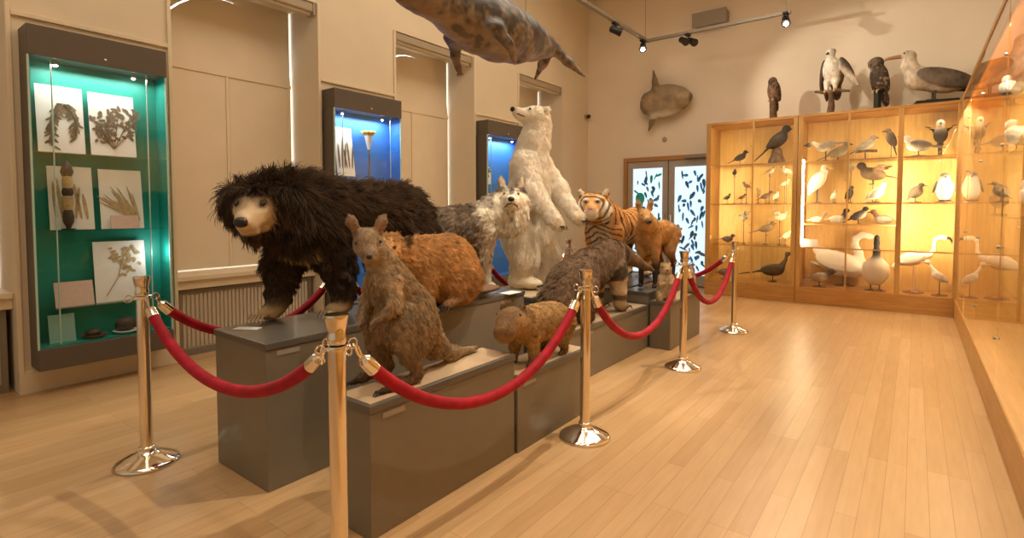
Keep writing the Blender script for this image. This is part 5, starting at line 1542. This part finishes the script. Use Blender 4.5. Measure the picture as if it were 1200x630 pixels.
def bird(name, loc, rz, label, L, pitch=15, leg=.05, back=BRN, belly=TAN, head=None, wing=None, tail=.5, neck=None, hr=.125, beak=.10, bm=None, lm=None, up=0., stand=.04, lift=0., spread=0., group=GB, hook=0., headyaw=0, tailc=None, log=None, legm=2, plump=1.):
    head = head or back; wing = wing or back; bm = bm or M_BEAKB; lm = lm or M_LEGD
    a = np.array((math.cos(R(pitch)), 0, math.sin(R(pitch))))
    n = np.array((-math.sin(R(pitch)), 0, math.cos(R(pitch))))
    b0 = .012 + lift
    c = np.array((0, 0, b0 + leg + .20 * L * plump + .12 * L * abs(math.sin(R(pitch)))))
    rot = (0, -pitch, 0)
    P = [E(c, (.36 * L, .19 * L * plump, .20 * L * plump), back, .06 * L, rot), E(c + a * .08 * L - n * .05 * L, (.27 * L, .165 * L * plump, .17 * L * plump), belly, .05 * L, rot)]
    sh = c + a * .24 * L + n * .03 * L
    pts = [sh]
    for q in (neck or [(.10 * L, .16 * L)]): pts.append(pts[-1] + np.array((q[0], 0, q[1])))
    nk = len(pts)
    rs = [.13 * L * plump] + [(.085 * L if nk == 2 else .055 * L)] * (nk - 1)
    P += chain(pts, rs, head if nk == 2 else belly, .05 * L)
    hc = pts[-1] + (np.array((.02 * L, 0, .03 * L)) if nk == 2 else np.array((.02 * L, 0, 0)))
    P += [E(hc, (hr * L * 1.12, hr * L * .92, hr * L), head, .03 * L)]
    rear = c - a * .30 * L
    P += [E(rear - a * tail * .42 * L, (tail * .5 * L, .075 * L, .024 * L), tailc or back, .03 * L, rot)]
    if spread:
        for s in (-1, 1):
            P += [C(c + n * .08 * L + np.array((0, s * .12 * L, 0)), c + n * (.08 + .25 * up) * L + np.array((-.05 * L, s * .48 * spread * L, 0)), .06 * L, .035 * L, wing, .04 * L),
                  E(c + n * (.08 + .30 * up) * L + np.array((-.16 * L, s * .42 * spread * L, 0)), (.20 * L, .36 * spread * L, .018 * L), wing, .03 * L, (s * up * 40, 0, 0)),
                  E(c + n * (.10 + .55 * up) * L + np.array((-.26 * L, s * .80 * spread * L, 0)), (.15 * L, .25 * spread * L, .014 * L), wing, .03 * L, (s * up * 40, 0, s * 18))]
    else:
        P += both([E(c - a * .06 * L + n * .04 * L + np.array((0, .165 * L * plump, 0)), (.34 * L, .042 * L, .125 * L), wing, .025 * L, rot), E(c - a * .38 * L + n * .01 * L + np.array((0, .075 * L, 0)), (.20 * L, .022 * L, .045 * L), wing, .02 * L, rot)])
    def colf(V, col, N): return col * speck(V, .16, 9 / L)
    sk = sculpt(name, P, M_FEATHER, max(L / 42, .0045), .025 * L, colf)
    o = sk[0]
    beak_of(o, hc + np.array((hr * L * 1.0, 0, -.01 * L)), (1, 0, -.12), beak * L, .038 * L, bm, hook * L)
    if leg > .005 and legm: legs_of(o, (c[0], 0, c[2] - .12 * L), b0 - .002, .07 * L, lm, legm, max(.0035, .013 * L), .10 * L)
    if stand: disc_stand(o, max(stand, .02), .012)
    if log: log_stand(o, log, [.03 * L + .012] * len(log))
    elif lift > .02: MB().tube([(0, 0, .008), (0, 0, lift + .014)], .005, 8).build('perch_rod', M_BARK, o, True)
    return place_tag(o, loc, rz, label, group)

YS = 8.93
def sx(px, py=250, Y=YS): return at(px, py, Y=Y).x
def on(px, z, Y=YS): return (sx(px, 250, Y), Y, z + .001)
F, S1b, HS, S2b, S3b = .235, .81, 1.14, 1.44, 2.04

# narrow cabinet, left bay then right bay, top shelf down
bird('thrush', on(866, S3b), 12, 'small dark thrush alone on the top shelf, upper left of the narrow cabinet', .24, 28, .06, DKB, (.12, .08, .05), tail=.7, stand=.03)
o = bird('goshawk', on(909, S3b, 8.95), 20, 'large dark hawk tilted upwards on a rock, top shelf of the narrow cabinet', .45, 44, .02, (.045, .033, .026), (.07, .05, .04), tail=.85, lift=.20, stand=0, beak=.06, hook=.02)
MB().lathe([(.13, 0), (.12, .06), (.085, .14), (.075, .20), (.04, .25), (.02, .27)], 14).build('rock', M_BARK, o, True)
for i, (px, z, lift, rz, L, cols, lab) in enumerate((
    (860, S2b, .40, 100, .15, (DKB, BRN), 'tiny dark songbird seen end-on, topmost on the second shelf of the left bay'),
    (874, S2b, .20, 150, .15, (BRN, TAN), 'tiny brown songbird on a short rod, second shelf of the left bay'),
    (852, S2b, .02, 60, .15, (DKB, BRN), 'tiny dark upright songbird standing low on the second shelf, left bay'),
    (869, S2b, .02, 10, .13, (BRN, TAN), 'tiny brown songbird standing low beside the divider of the left bay'),
    (888, S2b, .10, 120, .15, (TAN, OFF), 'small tan bird on the left of the washed-out second shelf of the narrow cabinet'),
    (897, S2b, .02, 15, .20, (BRN, OFF), 'small brown bird with raised tail standing low on the bright second shelf'),
    (901, S2b, .40, 0, .17, (TAN, OFF), 'small tan bird perched high in the bright second shelf of the narrow cabinet'),
    (909, S2b, .02, 80, .17, (OFF, WH), 'small white bird glaring in the light on the second shelf of the narrow cabinet'),
    (919, S2b, .22, 0, .15, (OFF, WH), 'small pale bird on a rod above the glaring white bird'),
    (921, S2b, .40, 170, .17, (GR, WH), 'small grey and white bird high beside the light tube of the narrow cabinet'))):
    bird('songbird', on(px, z, 8.93 + .09 * ((i % 3) - 1)), rz, lab, L, 25, .035, cols[0], cols[1], tail=.55, lift=lift, stand=.022, beak=.13)
bird('swallow', on(872, S1b), 175, 'small swallow with raised wings on the third shelf of the left bay', .16, 5, .02, GR, OFF, tail=.6, lift=.34, spread=.8, up=.9, stand=.022)
bird('lark', on(853, S1b, 8.86), 5, 'small dark flat bird lying low on the third shelf of the left bay', .22, 4, .012, DKB, BRN, tail=.7, stand=.0)
bird('pigeon', on(898, S1b), 12, 'grey-brown pigeon with long tail on the third shelf of the narrow cabinet', .27, 18, .04, (.17, .13, .09), (.28, .21, .14), tail=.75, lift=.13, stand=.04)
bird('jay', on(914, S1b), 15, 'pale bird with half open wings above the pigeon on the third shelf', .24, 12, .03, (.42, .35, .26), OFF, tail=.6, lift=.33, spread=.55, up=.6, stand=.03)
bird('finch', on(921, S1b, 8.80), 30, 'pale brown small bird right of the pigeon by the light tube', .18, 30, .03, TAN, OFF, lift=.06, stand=.03)
bird('pheasant_hen', on(907, F, 8.90), 14, 'dark brown long-tailed hen pheasant on the floor of the narrow cabinet', .44, 10, .08, (.10, .065, .04), (.13, .085, .05), tail=.95, neck=[(.07, .12), (.02, .10)], hr=.085, beak=.08, stand=.07)
bird('partridge', on(850, F, 8.80), 6, 'small brown partridge on the floor of the left bay behind the rope', .26, 12, .05, (.19, .12, .07), TAN, tail=.3, stand=.05)

# wide cabinet, bay A
bird('gull', on(966, S3b, 8.84), 195, 'grey gull with black cap bending forward on the top left shelf of the wide cabinet', .34, -12, .13, (.30, .24, .17), WH, head=BLK, wing=(.26, .21, .15), tail=.5, neck=[(.08, .06), (.05, -.03)], hr=.10, stand=.06)
bird('tern', on(980, S3b, 9.08), 15, 'grey bird with lifted pointed wing right of the black-capped gull', .34, 24, .05, (.26, .20, .14), OFF, tail=.8, stand=.05)
def egret():
    P = [E((0, 0, .40), (.20, .10, .115), WH, .05, (0, -56, 0)), E((-.07, 0, .29), (.17, .06, .05), WH, .05, (0, -62, 0))]
    P += chain([(.07, 0, .50), (.12, 0, .55), (.08, 0, .60), (.09, 0, .64)], [.06, .04, .032, .030], WH, .03) + [E((.10, 0, .65), (.045, .03, .032), WH, .02)]
    P += both([E((-.03, .085, .39), (.18, .03, .08), WH, .03, (0, -58, 0))])
    o = sculpt('egret', P, M_FEATHER, .010, .02)[0]
    beak_of(o, (.135, 0, .648), (1, 0, -.3), .12, .013, M_BEAKY)
    legs_of(o, (0, 0, .30), .010, .035, M_LEGD, 2, .008, .05); disc_stand(o, .09)
    return o
o = egret(); o.scale = (.82, .82, .82)
place_tag(o, on(957, S2b), 20, 'tall white egret on the second shelf of the wide cabinet beside the light tube')
bird('plover', on(977, S2b), -60, 'tiny pale plover right of the white egret', .17, 50, .04, OFF, WH, tail=.3, stand=.03)
bird('duck', on(957, HS), 10, 'white duck with dark tail, leftmost on the half shelf', .23, 6, .0, WH, WH, head=TAN, tailc=DKB, tail=.4, neck=[(.05, .07)], stand=.0, beak=.16, bm=M_BEAKY)
bird('duck', on(981, HS), 10, 'white duck with dark upright head on the half shelf above the swan', .28, 4, .0, WH, WH, head=BLK, tail=.3, neck=[(.04, .10)], stand=.0, beak=.15, bm=M_BEAKY)
bird('avocet', on(1006, HS, 8.86), 14, 'black and white duck with upturned body on the half shelf', .27, 30, .045, BLK, WH, head=BLK, wing=BLK, tail=.6, stand=0, beak=.14, bm=M_BEAKO)
bird('duck', on(1036, HS, 9.04), 172, 'grey duck with chestnut head, rightmost on the half shelf', .29, 4, .0, (.26, .22, .18), OFF, head=(.14, .06, .03), tail=.4, neck=[(.05, .08)], stand=0, beak=.15)

def swan():
    P = [E((-.04, 0, .30), (.34, .17, .16), WH, .1, (0, 6, 0)), E((.16, 0, .29), (.18, .15, .14), WH, .08)]
    P += chain([(.22, 0, .36), (.20, 0, .50), (.14, 0, .61), (.15, 0, .71), (.24, 0, .765), (.33, 0, .755)], [.09, .055, .045, .042, .040, .038], WH, .05)
    P += [E((.36, 0, .74), (.06, .040, .042), WH, .03)]
    P += both([E((-.10, .17, .37), (.36, .035, .14), WH, .05, (10, 10, -6)), E((-.30, .12, .46), (.22, .03, .09), WH, .04, (15, 24, -6))])
    P += [E((-.42, 0, .30), (.14, .09, .03), WH, .05, (0, 15, 0))]
    o = sculpt('swan', P, M_FEATHER, .012, .02)[0]
    beak_of(o, (.40, 0, .735), (1, 0, -.75), .11, .020, M_BEAKO)
    legs_of(o, (-.02, 0, .18), .012, .06, M_BEAKB, 2, .011, .08); disc_stand(o, .16)
    return o
o = swan(); o.scale = (.82, .66, .98)
place_tag(o, on(992, F, 9.085), 1, 'large white swan with arched neck filling the lower middle of the wide cabinet')
def goose():
    P = [E((0, 0, .27), (.20, .17, .20), (.72, .60, .44), .08), E((-.12, 0, .26), (.12, .11, .11), WH, .08), E((.06, 0, .36), (.11, .11, .12), WH, .08)]
    P += chain([(.08, 0, .43), (.09, 0, .56), (.07, .0, .68), (.075, 0, .74)], [.065, .042, .034, .034], BLK, .04) + [E((.10, 0, .755), (.052, .036, .038), BLK, .02)]
    P += both([E((-.06, .15, .29), (.16, .03, .11), OFF, .04)])
    o = sculpt('goose', P, M_FEATHER, .011, .02)[0]
    beak_of(o, (.145, 0, .75), (1, 0, -.2), .07, .018, M_BEAKB)
    legs_of(o, (0, 0, .12), .012, .06, M_BEAKB, 2, .010, .07); disc_stand(o, .15)
    return o
o = goose(); o.scale = (.62, .86, .97)
place_tag(o, on(1028, F, 8.80), -82, 'cream goose with slender black neck facing us beside the swan')
bird('lapwing', on(962, F, 8.76), 16, 'small lapwing with dark head and breast standing before the swan', .30, 8, .07, (.30, .22, .15), WH, head=BLK, tail=.5, neck=[(.07, .05)], hr=.14, stand=.09)

# bay B
bird('pigeon', on(1012, S3b, 8.90), 20, 'pale grey pigeon with dark tail on long legs, top shelf of the wide cabinet', .30, 32, .11, (.32, .26, .19), WH, tailc=DKB, tail=.6, stand=.0, log=[(-.12, 0, .115), (.0, 0, .125), (.14, 0, .12)])
bird('woodpecker', on(1042, S3b, 8.92), 165, 'slim dark woodpecker clinging upright to a stick, right of the pale pigeon', .27, 74, .0, (.07, .045, .03), (.4, .32, .22), head=(.25, .15, .09), tail=.7, lift=.17, stand=.045, beak=.16)
bird('wren', on(996, S2b, 8.86), 100, 'tiny pale bird on a tall stick at the left edge of the second bay', .16, 40, .02, TAN, OFF, lift=.42, stand=.03)
bird('dipper', on(995, S2b, 8.98), 60, 'small slender dark bird standing upright on the second shelf left edge', .22, 66, .05, DKB, BRN, tail=.4, stand=.035)
bird('eagle', on(1022, S2b, 9.0), 172, 'brown fish eagle with half spread wings on a stand, second shelf of the wide cabinet', .42, 14, .05, (.10, .06, .035), (.36, .26, .16), head=(.07, .042, .026), wing=(.16, .10, .06), lift=.25, spread=.6, up=.25, stand=.07, beak=.13, hook=.05, tail=.45, bm=M_BEAKY)
bird('gull', on(1026, S2b, 8.78), 28, 'white gull below the brown eagle on the second shelf', .30, 38, .03, WH, WH, wing=(.40, .33, .24), tail=.4, stand=.05, plump=1.1)

# bay C
bird('gull', on(1074, S3b, 8.76), 178, 'white gull with long grey wings on the top right shelf of the wide cabinet', .36, 10, .05, (.26, .21, .16), WH, head=WH, wing=(.20, .16, .12), tail=.6, stand=.08, plump=1.05)
bird('eagle', on(1099, S3b, 8.98), -92, 'dark spread-winged eagle with pale head, top right of the wide cabinet', .40, 30, .03, (.055, .038, .027), (.07, .05, .035), head=WH, lift=.14, spread=.42, up=.5, stand=0, beak=.14, hook=.05, log=[(-.10, 0, .02), (-.03, .0, .10), (.03, 0, .13), (.09, 0, .06)])
bird('auk', on(1072, S2b), 12, 'plump round grey auk on a small stand, second shelf of the last bay', .24, 50, .035, (.09, .07, .05), (.34, .27, .19), head=(.07, .055, .042), tail=.2, stand=.07, plump=1.45, beak=.2)
def penguin():
    P = [E((0, 0, .165), (.080, .088, .145), WH, .04), E((-.035, 0, .17), (.065, .083, .145), BLK, .02), E((.01, 0, .30), (.050, .050, .05), WH, .04), E((.0, 0, .342), (.056, .052, .036), BLK, .012), E((-.02, 0, .315), (.042, .05, .05), BLK, .01)]
    P += both([E((.0, .098, .20), (.030, .014, .085), BLK, .015, (16, 0, 0))])
    P += [E((-.075, 0, .04), (.04, .03, .03), BLK, .02)]
    o = sculpt('penguin', P, M_FEATHER, .007, .008)[0]
    beak_of(o, (.055, 0, .325), (1, 0, -.15), .05, .012, M_BEAKB)
    for s in (-1, 1): MB().ball((.04, s * .04, .022), (.05, .03, .012), 10).build('foot', M_PAD, o, True)
    disc_stand(o, .10, .012)
    return o
place_tag(penguin(), on(1106, S2b, 8.80), -84, 'small white-fronted penguin with black cap on the second shelf of the last bay')
def flamingo():
    P = [E((-.02, 0, .46), (.17, .095, .10), PNK, .06, (0, -14, 0)), E((-.18, 0, .395), (.12, .05, .035), WH, .05, (0, -30, 0))]
    P += chain([(.11, 0, .49), (.19, 0, .515), (.235, 0, .58), (.235, 0, .66), (.25, 0, .725), (.30, 0, .752), (.34, 0, .75)], [.06, .034, .024, .021, .021, .024, .026], WH, .02) + [E((.355, 0, .745), (.042, .026, .028), WH, .02)]
    P += both([E((-.05, .085, .46), (.17, .03, .075), WH, .03, (0, -16, 0))])
    o = sculpt('flamingo', P, M_FEATHER, .009, .02)[0]
    MB().tube([(.385, 0, .748), (.425, 0, .738), (.448, 0, .708), (.448, 0, .675)], [.018, .019, .014, .004], 8).build('beak', M_BEAKB, o, True)
    legs_of(o, (0, 0, .38), .010, .03, M_LEGP, 2, .009, .05); disc_stand(o, .14)
    return o
o = flamingo(); o.scale = (.86, .86, 1)
place_tag(o, on(1073, F, 8.90), 4, 'pale pink flamingo with raised curved neck in the lower right bay')
bird('ibis', on(1104, F, 8.80), 185, 'small cream wading bird facing the flamingo in the lower right bay', .26, 40, .16, (.66, .55, .42), WH, tail=.25, neck=[(.05, .08), (.03, .06)], hr=.12, beak=.28, bm=M_BEAKY, stand=.09, lm=M_LEGD)

# the long right-hand cabinet
for X_, Y_, z, rz, L, bk, be, lab in ((.60, 5.35, 1.75, 110, .34, OFF, WH, 'white gull on the upper glass shelf of the long right cabinet'),
                                  (.60, 4.7, 1.30, 100, .30, WH, WH, 'pale bird on the middle glass shelf of the long right cabinet near the frame edge'),
                                  (.60, 6.5, 1.30, -100, .32, BRN, TAN, 'brown bird on the middle glass shelf of the long right cabinet, farther in'),
                                  (.60, 6.0, 2.20, 95, .34, GR, OFF, 'grey bird on the top glass shelf of the long right cabinet')):
    bird('gull', (X_, Y_, z + .001), rz, lab, L, 14, .05, bk, be, tail=.5, stand=.06)

# ------------------------------------------------------------------ four big birds on top of the cabinets
GT = 'large mounted birds on top of the cabinets'
YT = 8.80
def top(px): return (at(px, 130, Y=YT).x, YT, ZT + .001)
def falcon():
    P = [E((0, 0, .43), (.075, .080, .16), (.15, .085, .05), .05, (0, 8, 0)), E((.025, 0, .42), (.055, .066, .13), (.26, .16, .10), .03), E((.02, 0, .575), (.058, .056, .056), (.13, .08, .05), .05)]
    P += both([E((-.02, .072, .40), (.05, .022, .15), (.10, .06, .038), .02, (0, 10, 0))]) + [E((-.05, 0, .24), (.025, .045, .12), (.10, .06, .04), .03, (0, 14, 0))]
    o = sculpt('falcon', P, M_FEATHER, .009, .015, lambda V, c, N: c * speck(V, .7, 30))[0]
    beak_of(o, (.07, 0, .565), (1, 0, -.4), .035, .014, M_BEAKB, .012)
    log_stand(o, [(-.01, 0, 0), (0, .0, .12), (.02, .01, .24), (.01, 0, .31)], [.055, .05, .045, .04])
    for s in (-1, 1): MB().tube([(.02, s * .03, .32), (.05, s * .035, .295), (.06, s * .035, .27)], .010, 7).build('foot', M_BEAKY, o, True)
    return o
place_tag(falcon(), top(906), -125, 'small mottled brown falcon on a short stump, leftmost on top of the cabinets', GT)
def osprey():
    bk = (.085, .055, .038)
    P = [E((.03, 0, .60), (.105, .115, .20), WH, .05, (0, 14, 0)), E((-.05, 0, .58), (.085, .12, .21), bk, .03, (0, 14, 0)), E((.08, 0, .84), (.064, .060, .062), WH, .05), E((.06, 0, .865), (.060, .062, .045), bk, .015)]
    P += [E((-.06, -.17, .56), (.07, .035, .24), bk, .03, (-8, 10, 0)), E((-.12, -.15, .36), (.04, .03, .15), bk, .03, (-4, 14, 0))]
    P += [E((.0, .19, .60), (.06, .05, .19), bk, .04, (26, 6, 0)), E((.03, .25, .47), (.035, .045, .19), (.55, .46, .35), .03, (38, 4, 0))]
    P += [E((-.10, 0, .34), (.03, .07, .14), bk, .03, (0, 12, 0))] + both([C((.04, .06, .45), (.05, .06, .34), .045, .025, WH, .03)])
    def colf(V, c, N): return c * speck(V, .32, 22)
    o = sculpt('osprey', P, M_FEATHER, .0105, .014, colf)[0]
    beak_of(o, (.14, 0, .83), (1, 0, -.35), .05, .018, M_BEAKB, .02)
    lg = MB().tube([(.01, -.02, 0), (.0, -.01, .12), (.03, .0, .24), (.04, 0, .31)], [.05, .042, .036, .035], 10).tube([(.05, -.22, .35), (.04, -.08, .31), (.04, .10, .31), (.06, .26, .27)], [.016, .028, .028, .014], 9)
    lg.build('perch_log', M_BARK, o, True)
    for s in (-1, 1): MB().tube([(.05, s * .06, .36), (.075, s * .065, .335), (.085, s * .065, .30)], .014, 7).build('foot', M_BEAKY, o, True)
    return o
place_tag(osprey(), top(975), -112, 'white-breasted osprey with one drooping wing on a forked branch atop the cabinets', GT)
def owl():
    a = (.075, .055, .042); b = (.20, .15, .11)
    P = [E((0, 0, .42), (.095, .095, .18), a, .05, (0, 12, 0)), E((.04, 0, .62), (.085, .092, .085), a, .05), E((.10, 0, .615), (.03, .072, .065), b, .02)]
    P += both([E((-.03, .085, .40), (.06, .028, .18), a, .02, (0, 14, 0))]) + [E((-.12, 0, .18), (.03, .06, .14), a, .03, (0, 20, 0))]
    def colf(V, c, N):
        f = smooth(.2, .6, vnoise(V, 34)); return mixc(c * speck(V, .3, 20), (.42, .33, .24), .75 * f)
    o = sculpt('owl', P, M_FEATHER, .010, .012, colf)[0]
    for s in (-1, 1): bead('eye', o, (.125, s * .033, .63), .014, M_AMBER)
    beak_of(o, (.125, 0, .605), (1, 0, -1.2), .03, .010, M_BEAKB, .01)
    MB().box(-.032, .032, -.032, .032, .02, .26).box(-.09, .09, -.07, .07, 0, .022).build('perch_post', M_BLACK, o, bevel=.003)
    for s in (-1, 1): MB().tube([(.02, s * .03, .27), (.05, s * .03, .255), (.055, s * .03, .22)], .011, 7).build('foot', M_BEAKY, o, True)
    return o
place_tag(owl(), top(1028), -128, 'dark speckled owl perched on a black post atop the cabinets', GT)
def albatross():
    bd = (.66, .55, .42); wg = (.095, .066, .047)
    P = [E((0, 0, .30), (.30, .145, .145), bd, .08, (0, -18, 0)), E((.18, 0, .34), (.15, .125, .13), (.70, .60, .46), .07)]
    P += chain([(.22, 0, .40), (.29, 0, .52), (.28, 0, .63)], [.115, .080, .066], (.66, .56, .43), .06) + [E((.305, 0, .665), (.085, .066, .065), (.60, .50, .38), .04)]
    P += both([E((-.08, .135, .31), (.32, .038, .11), wg, .03, (0, -19, 4)), E((-.36, .085, .19), (.22, .028, .055), BLK, .03, (0, -16, 10))]) + [E((-.36, 0, .19), (.13, .075, .03), wg, .04, (0, -14, 0))]
    def colf(V, c, N): return c * speck(V, .3, 18)
    o = sculpt('albatross', P, M_FEATHER, .012, .02, colf)[0]
    MB().tube([(.365, 0, .660), (.445, 0, .657), (.515, 0, .652), (.55, 0, .640), (.555, 0, .62)], [.030, .024, .022, .017, .005], 10).build('beak', mat('albatross_beak', (.38, .20, .11), .4), o, True)
    for s in (-1, 1): bead('eye', o, (.35, s * .055, .685), .010, M_EYE)
    legs_of(o, (.02, 0, .2), .045, .06, M_LEGD, 2, .013, .09)
    MB().box(-.22, .22, -.13, .13, 0, .045).build('stand', M_BLACK, o, bevel=.003)
    return o
place_tag(albatross(), top(1096), 188, 'large pale-breasted albatross with dark wings on a black base, rightmost atop the cabinets', GT)
# ------------------------------------------------------------------ light
def area(loc, size, energy, col=(1., .87, .69), aim=None, sy=None):
    l = bpy.data.lights.new('ceiling_fill', 'AREA'); l.energy = energy; l.color = col; l.size = size
    if sy: l.shape = 'RECTANGLE'; l.size_y = sy
    o = bpy.data.objects.new('ceiling_fill', l); COL.objects.link(o); o.location = loc
    if aim is not None: o.rotation_euler = (Vector(aim) - Vector(loc)).to_track_quat('-Z', 'Y').to_euler()
    return o
def spot(loc, aim, energy, ang=50, col=(1., .87, .68), rad=.04, blend=.5):
    l = bpy.data.lights.new('spot_light', 'SPOT'); l.energy = energy; l.color = col; l.spot_size = R(ang); l.spot_blend = blend
    l.shadow_soft_size = rad
    o = bpy.data.objects.new('spot_light', l); COL.objects.link(o); o.location = loc
    o.rotation_euler = (Vector(aim) - Vector(loc)).to_track_quat('-Z', 'Y').to_euler()
    return o
area((-2.3, .6, 5.35), 3.2, 58, sy=2.6)  # large unseen fills below the ceiling, soft light for the whole hall
area((-2.3, 4.2, 5.35), 3.2, 78, sy=2.6)
area((-1.9, 6.6, 5.35), 3.2, 38, sy=1.8, aim=(-1.9, 5.6, 0))
# track spots, and unseen ones off the rails: on the stuffed birds, the fish, the animals and the floor
spot((-3.64, 6.5, 4.08), (-.9, 8.9, 3.0), 230, 46)
spot((-2.0, 5.6, 4.3), (.0, 8.9, 3.2), 110, 40)
spot((-3.6, 8.3, 4.0), (-3.5, 9.3, 3.2), 26, 95)
spot((-1.0, 3.2, 4.6), (-2.0, 2.3, .8), 330, 55)
spot((-.6, 5.0, 4.6), (-2.4, 4.4, .9), 300, 55)
spot((-3.64, 3.0, 4.1), (-2.7, 1.6, 1.0), 150, 60)
spot((-3.64, 5.0, 4.1), (-.7, 5.2, 0), 200, 65)
spot((-1.4, 8.2, 4.1), (-.9, 4.6, 0), 180, 70)
spot((.2, 1.2, 4.6), (-1.0, 3.2, 0), 150, 70)
w = bpy.data.worlds.new('world'); SC.world = w; w.use_nodes = True
w.node_tree.nodes['Background'].inputs['Color'].default_value = (1., .86, .66, 1)
w.node_tree.nodes['Background'].inputs['Strength'].default_value = .42
SC.view_settings.view_transform = 'Standard'
SC.view_settings.look = 'None'
SC.view_settings.exposure = 0.0
SC.cycles.max_bounces = 8
SC.cycles.diffuse_bounces = 4
SC.cycles.glossy_bounces = 5
SC.cycles.transparent_max_bounces = 24
SC.cycles.sample_clamp_indirect = 6.0
SC.cycles.caustics_reflective = False
SC.cycles.caustics_refractive = False
